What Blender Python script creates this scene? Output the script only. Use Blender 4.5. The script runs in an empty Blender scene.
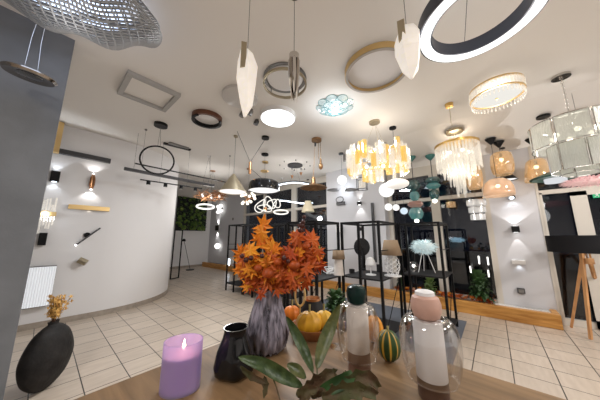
import bpy, math, random
from mathutils import Vector, Matrix
random.seed(7)
PI = math.pi
C = bpy.context.scene.collection
SC = bpy.context.scene

# ------------------------------------------------------------------ camera
F, HC = 220.0, 1.4
TH = math.atan(38/220.0)
AZ = math.radians(40.9)
cam = bpy.data.cameras.new('camera'); cam.sensor_width = 36; cam.lens = F/600*36; cam.clip_start = .02
co = bpy.data.objects.new('camera', cam); C.objects.link(co)
co.location = (0, 0, HC); co.rotation_euler = (PI/2+TH, 0, -(PI/2-AZ)); SC.camera = co
# ------------------------------------------------------------------ world, exposure
w = bpy.data.worlds.new('night'); SC.world = w; w.use_nodes = True
w.node_tree.nodes['Background'].inputs[0].default_value = (.010, .014, .030, 1)
w.node_tree.nodes['Background'].inputs[1].default_value = .3
SC.view_settings.view_transform = 'Standard'; SC.view_settings.look = 'None'
SC.view_settings.exposure = 0.14; SC.view_settings.gamma = 1; SC.view_settings.use_curve_mapping = False
SC.cycles.use_denoising = True
SC.cycles.max_bounces = 8; SC.cycles.transparent_max_bounces = 16; SC.cycles.transmission_bounces = 6
SC.cycles.sample_clamp_indirect = 6; SC.cycles.caustics_reflective = False; SC.cycles.caustics_refractive = False

def light(kind, loc, power, col=(1, 1, 1), size=.1, parent=None, aim=None, spot=60, blend=.5, beam=False):
    l = bpy.data.lights.new('lamp_light', kind); l.energy = power; l.color = col
    if kind == 'AREA': l.shape = 'DISK'; l.size = size
    else: l.shadow_soft_size = size
    if kind == 'SPOT': l.spot_size = math.radians(spot); l.spot_blend = blend
    if beam:      # focused beam: brightness drops linearly with distance
        l.use_nodes = True; N = l.node_tree.nodes; f_ = N.new('ShaderNodeLightFalloff'); f_.inputs['Strength'].default_value = 1
        l.node_tree.links.new(f_.outputs['Linear'], N['Emission'].inputs['Strength'])
    o = bpy.data.objects.new('lamp_light', l); C.objects.link(o); o.location = loc
    if aim: o.rotation_euler = Vector(aim).to_track_quat('-Z', 'Y').to_euler()
    if parent: o.parent = parent
    return o
# fill lights added on the ceiling out of view: (x, y, power); their discs are built below
FILL_LIGHTS = [(-1.8, 0.4, 55), (1.6, -2.6, 55), (3.8, -2.6, 75)]
WARM = (1, .86, .70); COOL = (.86, .93, 1); NEUT = (1, .965, .93)

# ------------------------------------------------------------------ locating helpers (world: x to the glazed front, y along it)
ca, sa = math.cos(AZ), math.sin(AZ)
def ray(px, py):
    u = px-300; v = 200-py
    X, Y, Z = u, F*math.cos(TH)-v*math.sin(TH), F*math.sin(TH)+v*math.cos(TH)
    return X*sa+Y*ca, -(X*ca-Y*sa), Z, Y
def P(px, py, z=None, x=None, y=None, d=None):
    r = ray(px, py)
    k = (z-HC)/r[2] if z is not None else x/r[0] if x is not None else y/r[1] if y is not None else d/r[3]
    return Vector((k*r[0], k*r[1], HC+k*r[2]))
ROOMH = 3.4
def ceil_z(x, y):
    return ROOMH-(.3*max(0, min(1, (x-4.4)/1.4)) if y < 1.95 else 0)
def PC(px, py):
    p = P(px, py, z=ROOMH)
    for i in range(20): p = P(px, py, z=ceil_z(p.x, p.y))
    return p
def depth(p):
    Y = p[0]*ca+p[1]*sa
    return Y*math.cos(TH)+(p[2]-HC)*math.sin(TH)
def mpp(p): return depth(p)/F
def zat(p, py):
    Y = p[0]*ca+p[1]*sa; v = 200-py
    return HC+Y*(v*math.cos(TH)+F*math.sin(TH))/(F*math.cos(TH)-v*math.sin(TH))

# ------------------------------------------------------------------ mesh helpers
class MB:
    def __init__(s): s.v = []; s.f = []
    def add(s, vs, fs, M=None):
        n = len(s.v)
        s.v += [tuple(M @ Vector(q)) if M else tuple(q) for q in vs]
        s.f += [tuple(i+n for i in f) for f in fs]
        return s
    def box(s, c, d, M=None, rz=0):
        x, y, z = d[0]/2, d[1]/2, d[2]/2
        vs = [(a*x, b*y, e*z) for a in (-1, 1) for b in (-1, 1) for e in (-1, 1)]
        fs = [(0, 1, 3, 2), (4, 6, 7, 5), (0, 4, 5, 1), (2, 3, 7, 6), (0, 2, 6, 4), (1, 5, 7, 3)]
        T = Matrix.Translation(c) @ Matrix.Rotation(rz, 4, 'Z')
        return s.add(vs, fs, M @ T if M else T)
    def bx(s, x0, x1, y0, y1, z0, z1):
        return s.box(((x0+x1)/2, (y0+y1)/2, (z0+z1)/2), (x1-x0, y1-y0, z1-z0))
    def lathe(s, prof, c=(0, 0, 0), n=32, M=None, closed=False, sx=1, sy=1, caps=False):
        vs = []; fs = []
        for r, z in prof:
            for i in range(n):
                a = 2*PI*i/n; vs.append((c[0]+r*math.cos(a)*sx, c[1]+r*math.sin(a)*sy, c[2]+z))
        m = len(prof)
        for j in range(m if closed else m-1):
            for i in range(n):
                a, b = j*n+i, j*n+(i+1) % n; e = ((j+1) % m)*n
                fs.append((a, b, e+(i+1) % n, e+i))
        if caps:
            if prof[0][0] > 1e-5: fs.append(tuple(range(n-1, -1, -1)))
            if prof[-1][0] > 1e-5: fs.append(tuple((m-1)*n+i for i in range(n)))
        return s.add(vs, fs, M)
    def cyl(s, p0, p1, r0, r1=None, n=16):
        p0, p1 = Vector(p0), Vector(p1); r1 = r0 if r1 is None else r1
        d = p1-p0; q = d.to_track_quat('Z', 'Y').to_matrix().to_4x4()
        return s.lathe([(r0, 0), (r1, d.length)], n=n, caps=True, M=Matrix.Translation(p0) @ q)
    def tube(s, pts, r, n=8, closed=False):
        pts = [Vector(p) for p in pts]; m = len(pts); vs = []; fs = []
        up = None
        for i, p in enumerate(pts):
            a = pts[(i-1) % m] if closed or i > 0 else p; b = pts[(i+1) % m] if closed or i < m-1 else p
            t = (b-a).normalized()
            if up is None:
                up = t.orthogonal().normalized()
            up = (up-t*up.dot(t)).normalized(); sd = t.cross(up)
            rr = r[i] if isinstance(r, (list, tuple)) else r
            for k in range(n):
                g = 2*PI*k/n; vs.append(p+up*math.cos(g)*rr+sd*math.sin(g)*rr)
        for i in range(m if closed else m-1):
            for k in range(n):
                e = ((i+1) % m)*n
                fs.append((i*n+k, i*n+(k+1) % n, e+(k+1) % n, e+k))
        if not closed:
            fs.append(tuple(range(n-1, -1, -1))); fs.append(tuple((m-1)*n+k for k in range(n)))
        return s.add(vs, fs)
    def torus(s, c, R, r, n=48, k=8, M=None):
        q = M or Matrix()
        return s.tube([Vector(c)+(q @ Vector((R*math.cos(2*PI*i/n), R*math.sin(2*PI*i/n), 0))) for i in range(n)], r, k, True)
    def ring(s, c, R0, R1, z0, z1, n=64, M=None):
        return s.lathe([(R0, z0), (R1, z0), (R1, z1), (R0, z1)], c, n, M, closed=True)
    def sphere(s, c, r, n=20, m=12, M=None, f=None):
        r = r if isinstance(r, (list, tuple)) else (r, r, r); vs = []; fs = []
        for j in range(1, m):
            ph = PI*j/m
            for i in range(n):
                a = 2*PI*i/n; k = f(a, ph) if f else 1
                vs.append((c[0]+r[0]*math.sin(ph)*math.cos(a)*k, c[1]+r[1]*math.sin(ph)*math.sin(a)*k, c[2]-r[2]*math.cos(ph)*(k if f else 1)))
        b = len(vs); vs += [(c[0], c[1], c[2]-r[2]*(f(0, 0) if f else 1)), (c[0], c[1], c[2]+r[2]*(f(0, PI) if f else 1))]
        for j in range(m-2):
            for i in range(n): fs.append((j*n+i, j*n+(i+1) % n, (j+1)*n+(i+1) % n, (j+1)*n+i))
        for i in range(n):
            fs.append((b, (i+1) % n, i)); fs.append((b+1, (m-2)*n+i, (m-2)*n+(i+1) % n))
        return s.add(vs, fs, M)
    def prism(s, out, z0, z1, M=None):
        n = len(out)
        vs = [(x, y, z0) for x, y in out]+[(x, y, z1) for x, y in out]
        fs = [tuple(range(n-1, -1, -1)), tuple(range(n, 2*n))]+[(i, (i+1) % n, n+(i+1) % n, n+i) for i in range(n)]
        return s.add(vs, fs, M)
    def star(s, c, M, size, lobes=7, t=.0012):
        # pointed palmate leaf, folded a little along each lobe, with real thickness
        top = []; N = lobes
        for i in range(N):
            a = -PI*.78+2*PI*.78*i/(N-1); L = size*(1-.28*abs(a)/(PI*.78))
            top.append((L*math.cos(a), L*math.sin(a), -.16*L))
            top_in = (i < N-1)
            if top_in:
                b = a+PI*.78/(N-1); top.append((.42*size*math.cos(b), .42*size*math.sin(b), .05*size))
        base = (-.12*size, 0, 0)
        vs = [(0, 0, .03*size)]+top+[base]
        n = len(vs); vs2 = vs+[(x, y, z-t) for x, y, z in vs]; fs = []
        for i in range(1, n):
            j = i+1 if i < n-1 else 1
            fs.append((0, i, j)); fs.append((n, n+j, n+i)); fs.append((i, n+i, n+j, j))
        return s.add(vs2, fs, Matrix.Translation(c) @ M)
    def blade(s, pts, wid, up=(0, 0, 1), fold=.25, t=.001, wave=0, jag=0):
        # long leaf along a curved midrib
        pts = [Vector(p) for p in pts]; m = len(pts); vs = []; up = Vector(up)
        for i, p in enumerate(pts):
            tn = (pts[min(i+1, m-1)]-pts[max(i-1, 0)]).normalized(); sd = tn.cross(up).normalized(); nn = sd.cross(tn)
            u = i/(m-1); h = wid*(math.sin(PI*min(1, u*.97+.03))**.75)*(1+jag*math.sin(i*5.3+wid*900)*(1 if i % 2 else -.6))
            wv = wave*math.sin(i*2.1)*wid
            for k, (a, b) in enumerate([(-1, fold), (-.5, fold*.35), (0, 0), (.5, fold*.35), (1, fold)]):
                vs.append(p+sd*h*a+nn*(b*h+(wv if abs(a) > .6 else 0)*a))
        for q in list(vs[:m*5]): vs.append(q+Vector((0, 0, -t)))
        fs = []; o = m*5
        for i in range(m-1):
            for k in range(4):
                a = i*5+k; fs.append((a, a+1, a+6, a+5)); fs.append((o+a, o+a+5, o+a+6, o+a+1))
            fs.append((i*5, i*5+5, o+i*5+5, o+i*5)); fs.append((i*5+4, o+i*5+4, o+i*5+9, i*5+9))
        return s.add(vs, fs)
    def mesh(s, name, mat, smooth=35):
        me = bpy.data.meshes.new(name); me.from_pydata(s.v, [], s.f); me.materials.append(mat)
        me.validate()
        if smooth:
            me.shade_smooth(); me.set_sharp_from_angle(angle=math.radians(smooth))
        me.update(); return me
def obj(name, mb, mat, parent=None, loc=None, smooth=35, label=None, bevel=0):
    o = bpy.data.objects.new(name, mb.mesh(name, mat, smooth)); C.objects.link(o)
    if parent: o.parent = parent
    if loc is not None: o.location = loc
    if label: o['label'] = label
    if bevel:
        m = o.modifiers.new('bevel', 'BEVEL'); m.width = bevel; m.segments = 2; m.limit_method = 'ANGLE'
    return o
def tag(o, label, cat, group=None):
    o['label'] = label; o['category'] = cat
    if group: o['group'] = group
    return o
def thing(name, label, cat, loc=(0, 0, 0), rz=0, group=None):
    o = bpy.data.objects.new(name, None); C.objects.link(o); o.empty_display_size = .05
    o.location = loc; o.rotation_euler = (0, 0, rz)
    return tag(o, label, cat, group)
def struct(name, mb, mat, smooth=35, **k):
    o = obj(name, mb, mat, smooth=smooth, **k); o['kind'] = 'structure'; return o
def dup(root, loc, label, rz=None, group=None):
    r = root.copy(); C.objects.link(r); r.location = loc; r['label'] = label
    if rz is not None: r.rotation_euler = (0, 0, rz)
    if group: r['group'] = group
    def rec(a, b):
        for ch in list(a.children):
            c = ch.copy(); C.objects.link(c); c.parent = b; rec(ch, c)
    rec(root, r)
    return r
def cp(o, loc, parent, rot=None, scale=None):
    c = o.copy(); C.objects.link(c); c.parent = parent; c.location = loc
    if rot: c.rotation_euler = rot
    if scale: c.scale = scale
    return c

def smooth_prof(pr, k=6):
    out = []; n = len(pr)
    for i in range(n-1):
        a, b, c, d = pr[max(i-1, 0)], pr[i], pr[i+1], pr[min(i+2, n-1)]
        for j in range(k):
            u = j/k; out.append(tuple(max(0, .5*(2*b[q]+(c[q]-a[q])*u+(2*a[q]-5*b[q]+4*c[q]-d[q])*u*u+(3*b[q]-a[q]-3*c[q]+d[q])*u**3)) for q in (0, 1)))
    return out+[pr[-1]]
# ------------------------------------------------------------------ materials
def mat(name, col, rough=.5, metal=0, noise=0, nscale=8, bump=0, bscale=60, emit=0, ecol=None, trans=0, ior=1.45, alpha=1, coat=0, stretch=None, col2=None, sss=0):
    m = bpy.data.materials.new(name); m.use_nodes = True; nt = m.node_tree; N = nt.nodes; L = nt.links
    b = N['Principled BSDF']; b.inputs['Base Color'].default_value = (*col, 1)
    b.inputs['Roughness'].default_value = rough; b.inputs['Specular IOR Level'].default_value = .25 if max(col) < .05 else .5; b.inputs['Metallic'].default_value = metal
    b.inputs['Transmission Weight'].default_value = trans; b.inputs['IOR'].default_value = ior
    b.inputs['Alpha'].default_value = alpha; b.inputs['Coat Weight'].default_value = coat
    if sss: b.inputs['Subsurface Weight'].default_value = sss; b.inputs['Subsurface Scale'].default_value = .02
    if emit:
        b.inputs['Emission Color'].default_value = (*(ecol or col), 1); b.inputs['Emission Strength'].default_value = emit
    tc = None
    if noise or bump or col2:
        tc = N.new('ShaderNodeTexCoord'); mp = N.new('ShaderNodeMapping'); L.new(tc.outputs['Object'], mp.inputs[0])
        if stretch: mp.inputs['Scale'].default_value = stretch
    if noise or col2:
        n = N.new('ShaderNodeTexNoise'); n.inputs['Scale'].default_value = nscale; n.inputs['Detail'].default_value = 5
        L.new(mp.outputs[0], n.inputs['Vector'])
        r = N.new('ShaderNodeValToRGB'); c2 = col2 or tuple(min(1, c*(1+noise)) for c in col)
        c1 = col if col2 else tuple(c*(1-noise) for c in col)
        r.color_ramp.elements[0].position = .35; r.color_ramp.elements[1].position = .65
        r.color_ramp.elements[0].color = (*c1, 1); r.color_ramp.elements[1].color = (*c2, 1)
        L.new(n.outputs['Fac'], r.inputs[0]); L.new(r.outputs[0], b.inputs['Base Color'])
    if bump:
        n2 = N.new('ShaderNodeTexNoise'); n2.inputs['Scale'].default_value = bscale
        L.new(mp.outputs[0], n2.inputs['Vector'])
        bp = N.new('ShaderNodeBump'); bp.inputs['Strength'].default_value = bump; bp.inputs['Distance'].default_value = .01
        L.new(n2.outputs['Fac'], bp.inputs['Height']); L.new(bp.outputs[0], b.inputs['Normal'])
    return m
def thin(name, tint, gloss=.1, rough=.02, mx=.8, emit=0, ecol=(1, 1, 1), diff=0, dcol=(1, 1, 1), bump=None):
    # thin clear glass: straight-through tint plus surface reflection
    m = bpy.data.materials.new(name); m.use_nodes = True; nt = m.node_tree; N = nt.nodes; L = nt.links
    N.remove(N['Principled BSDF']); out = N['Material Output']
    t = N.new('ShaderNodeBsdfTransparent'); t.inputs[0].default_value = (*tint, 1)
    g = N.new('ShaderNodeBsdfGlossy'); g.inputs['Roughness'].default_value = rough
    lw = N.new('ShaderNodeLayerWeight'); lw.inputs[0].default_value = .35
    mr = N.new('ShaderNodeMapRange'); mr.inputs['To Min'].default_value = gloss; mr.inputs['To Max'].default_value = mx
    ms = N.new('ShaderNodeMixShader'); L.new(lw.outputs['Facing'], mr.inputs[0]); L.new(mr.outputs[0], ms.inputs[0])
    L.new(t.outputs[0], ms.inputs[1]); L.new(g.outputs[0], ms.inputs[2]); last = ms
    if diff:
        d = N.new('ShaderNodeBsdfTranslucent'); d.inputs[0].default_value = (*dcol, 1)
        d2 = N.new('ShaderNodeBsdfDiffuse'); d2.inputs[0].default_value = (*dcol, 1)
        a = N.new('ShaderNodeMixShader'); L.new(d.outputs[0], a.inputs[1]); L.new(d2.outputs[0], a.inputs[2])
        mm = N.new('ShaderNodeMixShader'); mm.inputs[0].default_value = diff; L.new(last.outputs[0], mm.inputs[1]); L.new(a.outputs[0], mm.inputs[2]); last = mm
    if emit:
        e = N.new('ShaderNodeEmission'); e.inputs[0].default_value = (*ecol, 1); e.inputs[1].default_value = emit
        ad = N.new('ShaderNodeAddShader'); L.new(last.outputs[0], ad.inputs[0]); L.new(e.outputs[0], ad.inputs[1]); last = ad
    if bump:
        tc = N.new('ShaderNodeTexCoord'); mp = N.new('ShaderNodeMapping'); mp.inputs['Scale'].default_value = bump; L.new(tc.outputs['Object'], mp.inputs[0])
        no = N.new('ShaderNodeTexNoise'); no.inputs['Scale'].default_value = 1.5; L.new(mp.outputs[0], no.inputs[0])
        bp = N.new('ShaderNodeBump'); bp.inputs['Strength'].default_value = .8; bp.inputs['Distance'].default_value = .02; L.new(no.outputs['Fac'], bp.inputs['Height']); L.new(bp.outputs[0], g.inputs['Normal']); L.new(bp.outputs[0], lw.inputs['Normal'])
        if diff: L.new(bp.outputs[0], d2.inputs['Normal'])
    L.new(last.outputs[0], out.inputs[0]); return m
def glow(name, col, s):
    m = bpy.data.materials.new(name); m.use_nodes = True; N = m.node_tree.nodes; N.remove(N['Principled BSDF'])
    e = N.new('ShaderNodeEmission'); e.inputs[0].default_value = (*col, 1); e.inputs[1].default_value = s
    m.node_tree.links.new(e.outputs[0], N['Material Output'].inputs[0]); return m
def ramp_mat(name, stops, axis=2, lo=0, hi=1, rough=.5, trans=0, bump=0, emit=0):
    # colour that changes along one object axis (two-tone ceramics, dipped glass)
    m = mat(name, stops[0][1], rough, bump=bump, trans=trans); nt = m.node_tree; N = nt.nodes; L = nt.links; b = N['Principled BSDF']
    tc = N.new('ShaderNodeTexCoord'); sp = N.new('ShaderNodeSeparateXYZ'); L.new(tc.outputs['Object'], sp.inputs[0])
    mr = N.new('ShaderNodeMapRange'); mr.inputs['From Min'].default_value = lo; mr.inputs['From Max'].default_value = hi
    L.new(sp.outputs[axis], mr.inputs[0]); r = N.new('ShaderNodeValToRGB'); e = r.color_ramp.elements
    while len(e) < len(stops): e.new(.5)
    for q, (p, c) in zip(e, stops): q.position = p; q.color = (*c, 1)
    L.new(mr.outputs[0], r.inputs[0]); L.new(r.outputs[0], b.inputs['Base Color'])
    return m

def tile_mat():
    m = mat('floor_tile', (.5, .45, .39), .33); nt = m.node_tree; N = nt.nodes; L = nt.links; b = N['Principled BSDF']
    tc = N.new('ShaderNodeTexCoord'); mp = N.new('ShaderNodeMapping'); mp.inputs['Location'].default_value = (-.1, 0, 0)
    L.new(tc.outputs['Object'], mp.inputs[0])
    br = N.new('ShaderNodeTexBrick'); br.offset = 0; br.inputs['Scale'].default_value = 1
    br.inputs['Brick Width'].default_value = .335; br.inputs['Row Height'].default_value = .333
    br.inputs['Mortar Size'].default_value = .0048; br.inputs['Mortar Smooth'].default_value = .1; br.inputs['Bias'].default_value = -.1
    br.inputs['Color1'].default_value = (.60, .51, .42, 1); br.inputs['Color2'].default_value = (.52, .44, .365, 1)
    br.inputs['Mortar'].default_value = (.045, .04, .035, 1)
    L.new(mp.outputs[0], br.inputs[0])
    n = N.new('ShaderNodeTexNoise'); n.inputs['Scale'].default_value = 1; n.inputs['Detail'].default_value = 6
    m2 = N.new('ShaderNodeMapping'); m2.inputs['Scale'].default_value = (4, 22, 4); L.new(tc.outputs['Object'], m2.inputs[0]); L.new(m2.outputs[0], n.inputs[0])
    mx = N.new('ShaderNodeMixRGB'); mx.blend_type = 'MULTIPLY'; mx.inputs[0].default_value = .5
    r = N.new('ShaderNodeValToRGB'); r.color_ramp.elements[0].position = .3; r.color_ramp.elements[0].color = (.72, .69, .66, 1); r.color_ramp.elements[1].position = .7
    L.new(n.outputs['Fac'], r.inputs[0]); L.new(br.outputs['Color'], mx.inputs[1]); L.new(r.outputs[0], mx.inputs[2]); L.new(mx.outputs[0], b.inputs['Base Color'])
    bp = N.new('ShaderNodeBump'); bp.inputs['Strength'].default_value = .3; bp.inputs['Distance'].default_value = .003; bp.invert = True
    L.new(br.outputs['Fac'], bp.inputs['Height']); L.new(bp.outputs[0], b.inputs['Normal'])
    return m
def wood_mat(name, c1, c2, scale=(1.5, 18, 18), rough=.45):
    m = mat(name, c1, rough); nt = m.node_tree; N = nt.nodes; L = nt.links; b = N['Principled BSDF']
    tc = N.new('ShaderNodeTexCoord'); mp = N.new('ShaderNodeMapping'); mp.inputs['Scale'].default_value = scale; L.new(tc.outputs['Object'], mp.inputs[0])
    n = N.new('ShaderNodeTexNoise'); n.inputs['Scale'].default_value = 1.6; n.inputs['Detail'].default_value = 8; n.inputs['Distortion'].default_value = .5
    L.new(mp.outputs[0], n.inputs[0]); r = N.new('ShaderNodeValToRGB')
    r.color_ramp.elements[0].position = .35; r.color_ramp.elements[0].color = (*c2, 1); r.color_ramp.elements[1].position = .65; r.color_ramp.elements[1].color = (*c1, 1)
    L.new(n.outputs['Fac'], r.inputs[0]); L.new(r.outputs[0], b.inputs['Base Color'])
    bp = N.new('ShaderNodeBump'); bp.inputs['Strength'].default_value = .15; L.new(n.outputs['Fac'], bp.inputs['Height']); L.new(bp.outputs[0], b.inputs['Normal'])
    return m

M = dict(
    ceil=mat('ceiling_paint', (.80, .775, .74), .8, bump=.03), wall=mat('wall_paint', (.78, .77, .775), .75, bump=.03),
    wallc=mat('wall_paint_grey', (.60, .60, .625), .75, bump=.03), grey=mat('grey_plaster', (.16, .17, .185), .6, noise=.12, nscale=3, bump=.05),
    floor=tile_mat(), table=wood_mat('table_oak', (.27, .165, .082), (.15, .088, .042), (14, 1.2, 14)),
    beam=wood_mat('planter_pine', (.62, .32, .085), (.40, .17, .035), (14, 1.6, 14), .4), pine=wood_mat('pine', (.66, .36, .16), (.52, .26, .11), (14, 14, 2)),
    frame=mat('window_frame_white', (.62, .58, .52), .45), glass=thin('window_glass', (.70, .74, .78), .05, .0, mx=.22),
    black=mat('black_metal', (.012, .012, .013), .38, .3), blackm=mat('black_matt', (.02, .02, .022), .6), dgrey=mat('dark_grey_metal', (.075, .075, .08), .45, .4),
    palegrey=mat('pale_grey_metal', (.40, .395, .385), .5), grmetal=mat('grey_metal', (.22, .215, .21), .4, .5), chrome=mat('chrome', (.62, .60, .58), .12, 1), brass=mat('brass', (.70, .46, .16), .28, 1),
    gold=mat('satin_gold', (.78, .56, .26), .38, .85), copper=mat('copper', (.50, .26, .13), .3, .9), bronze=mat('old_bronze', (.34, .20, .10), .4, .8, noise=.3),
    champ=mat('champagne_metal', (.44, .38, .27), .35, .85), white=mat('white_enamel', (.8, .8, .8), .4), opal=glow('opal_glow', (1, .97, .92), 2.2),
    ledw=glow('led_white', (1, .99, .97), 4.5), ledc=glow('led_cool', (.80, .90, 1), 5), ledwarm=glow('led_warm', (1, .88, .70), 4), bulb=glow('bulb', (1, .93, .80), 5),
    cloth=mat('tan_linen', (.27, .19, .12), .9, bump=.3, bscale=200), blackcloth=mat('black_cloth', (.012, .012, .014), .9, bump=.2, bscale=200),
    clear=thin('clear_glass', (.985, .98, .975), .035, mx=.55), smoke=thin('smoked_glass', (.55, .53, .52), .12), crystal=thin('crystal', (.93, .93, .93), .2, .03, emit=.12, ecol=(1, .97, .92), diff=.25),
    crystalg=thin('golden_crystal', (.95, .8, .45), .15, .05, emit=.15, ecol=(1, .80, .28), diff=.22, dcol=(1, .84, .45)),
    crystalw=thin('lit_crystal', (1, .98, .94), .16, .05, emit=.11, ecol=(1, .96, .90), diff=.13, dcol=(.9, .88, .84)),
    pleat=thin('pressed_glass', (.72, .72, .67), .10, .3, emit=.06, ecol=(1, .98, .90), diff=.45, dcol=(.74, .74, .68), bump=(60, 60, 12)),
    amber=thin('amber_glass', (.97, .83, .62), .1, .05, emit=.07, ecol=(1, .74, .44), diff=.2, dcol=(.92, .74, .52)),
    peach=thin('peach_glass', (.98, .84, .70), .08, .05, emit=.10, ecol=(1, .76, .54), diff=.28, dcol=(1, .80, .64)),
    tealg=thin('teal_glass', (.12, .36, .38), .18, .05, diff=.4, dcol=(.05, .24, .26)), tealp=thin('pale_teal_glass', (.30, .62, .62), .18, .05, emit=.05, ecol=(.3, .8, .8), diff=.4, dcol=(.15, .42, .42)),
    alab=mat('alabaster', (.9, .88, .84), .5, noise=.08, nscale=18, emit=.45, ecol=(1, .95, .88)),
    facet=mat('alabaster_facet', (.86, .80, .72), .35, noise=.1, nscale=25, emit=.30, ecol=(1, .95, .88)),
    feather=mat('pale_feather', (.74, .84, .85), .9, emit=.14, ecol=(.7, .92, 1)), featherb=mat('blue_feather', (.25, .42, .55), .9, emit=.1, ecol=(.5, .8, 1)), pinkf=mat('pink_feather', (.72, .50, .50), .9, emit=.15, ecol=(1, .7, .68)),
    green=mat('green_enamel', (.025, .075, .06), .4), tealcap=mat('teal_metal', (.05, .17, .16), .4, .3),
    leafg=mat('leaf_green', (.16, .24, .07), .45, col2=(.07, .14, .035), nscale=30), leafd=mat('leaf_dark', (.03, .075, .02), .5, noise=.4, nscale=20),
    leafdry=mat('leaf_dry', (.085, .045, .022), .7, col2=(.06, .065, .02), nscale=25, bump=.3),
    lo=mat('leaf_orange', (.74, .19, .012), .55, col2=(.80, .31, .02), nscale=14, sss=.1), ly=mat('leaf_yellow', (.80, .34, .02), .55, col2=(.72, .22, .012), nscale=14, sss=.1),
    lr=mat('leaf_red', (.40, .055, .008), .55, col2=(.55, .12, .014), nscale=14, sss=.1), stem=mat('twig', (.10, .05, .03), .8),
    pumpy=mat('pumpkin_yellow', (.70, .36, .02), .45, noise=.2, nscale=14), pumpo=mat('pumpkin_orange', (.80, .22, .02), .45, noise=.2, nscale=10), berry=mat('dark_berry', (.06, .015, .012), .4),
    vaseb=mat('black_ceramic', (.006, .006, .007), .14, coat=.4), vaser=mat('rough_black_clay', (.028, .026, .025), .62, col2=(.012, .011, .011), nscale=9, bump=.5, bscale=25),
    dry=mat('dried_flower', (.75, .46, .14), .8), moss=mat('moss', (.06, .14, .03), .9, col2=(.20, .26, .06), nscale=12), mossd=mat('moss_dark', (.02, .04, .02), .9),
    gravel=mat('white_gravel', (.62, .60, .57), .8, noise=.35, nscale=90, bump=.8, bscale=70), soil=mat('dark_soil', (.05, .035, .025), .9, noise=.4, nscale=40, bump=.8),
    knob_g=mat('green_marble', (.002, .010, .010), .25, col2=(.006, .026, .022), nscale=25), knob_p=mat('pink_stone', (.58, .36, .29), .4, noise=.06, nscale=20),
    cream=mat('cream_ceramic', (.74, .68, .63), .45, noise=.05, nscale=30), taupe=mat('taupe_ceramic', (.22, .125, .09), .5), brown=mat('brown_ceramic', (.11, .06, .04), .45), whitec=mat('white_ceramic', (.80, .79, .80), .4),
    bowl=mat('wooden_bowl', (.30, .12, .045), .35, noise=.2, nscale=15), exit=mat('exit_green', (.01, .30, .12), .4, emit=.25, ecol=(.02, .6, .25)),
    steel=mat('mesh_steel', (.40, .42, .45), .4, .5), mat_=mat('grey_floor_mat', (.13, .145, .175), .9, bump=.2, bscale=150), dark=mat('dark_wall', (.02, .021, .024), .7), asphalt=mat('asphalt', (.03, .03, .032), .9),
    base=mat('tile_skirting', (.36, .31, .26), .45, noise=.12, nscale=12), iron=mat('smoked_chrome', (.36, .32, .28), .1, 1),
)

# ================================================================== STRUCTURE
TY0, TY1 = -4.0, 11.4
struct('floor', MB().bx(-4, 6.0, TY0, TY1, -.1, 0), M['floor'], smooth=0)
struct('ceiling', MB().bx(-4, 6.1, TY0, TY1, ROOMH, ROOMH+.12), M['ceil'], smooth=0)
# ceiling coming down gently towards the glazed front
mb = MB(); v = [(4.4, TY0, ROOMH+.0), (5.8, TY0, 3.1), (6.1, TY0, 3.1), (6.1, TY0, ROOMH+.02), (4.4, TY0, ROOMH+.02)]
mb.v = v+[(a, 1.95, c) for a, b, c in v]; mb.f = [(0, 5, 6, 1), (1, 6, 7, 2), (2, 7, 8, 3), (3, 8, 9, 4), (4, 9, 5, 0), (0, 1, 2, 3, 4), (9, 8, 7, 6, 5)]
struct('ceiling_slope', mb, M['ceil'], smooth=0)
# curved white wall
pts = [(-4, 5.6), (.8, 5.6)]
for i in range(25):
    a = -PI/2+PI/2*i/24; pts.append((.8+1.65*math.cos(a), 7.25+1.65*math.sin(a)))
pts += [(2.45, TY1)]
inner = pts; outer = [(-4, 5.8), (.8, 5.8)]+[(.8+1.45*math.cos(-PI/2+PI/2*i/24), 7.25+1.45*math.sin(-PI/2+PI/2*i/24)) for i in range(25)]+[(2.25, TY1)]
mb = MB(); mb.prism(inner+outer[::-1], 0, ROOMH); struct('wall_left', mb, M['wall'])
off = [(x+(0 if i < 2 else 0), y) for i, (x, y) in enumerate(inner)]
o2 = [(-4, 5.588), (.8, 5.588)]+[(.8+1.662*math.cos(-PI/2+PI/2*i/24), 7.25+1.662*math.sin(-PI/2+PI/2*i/24)) for i in range(25)]+[(2.462, TY1)]
struct('baseboard_left', MB().prism(o2+inner[::-1], 0, .09), M['base'])
struct('wall_back', MB().bx(2.2, 6.1, TY1, TY1+.2, 0, ROOMH), M['wall'], smooth=0)
struct('baseboard_back', MB().bx(2.46, 5.8, TY1-.012, TY1, 0, .09), M['base'], smooth=0)
struct('wall_partition', MB().bx(-1.9, -.04, 3.02, 3.2, 0, ROOMH), M['grey'], smooth=0)
struct('wall_behind', MB().bx(-4.2, -4, TY0, 5.8, 0, ROOMH), M['wall'], smooth=0)
struct('wall_right', MB().bx(-4.2, 6.1, TY0-.2, TY0, 0, ROOMH), M['wall'], smooth=0)
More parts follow.
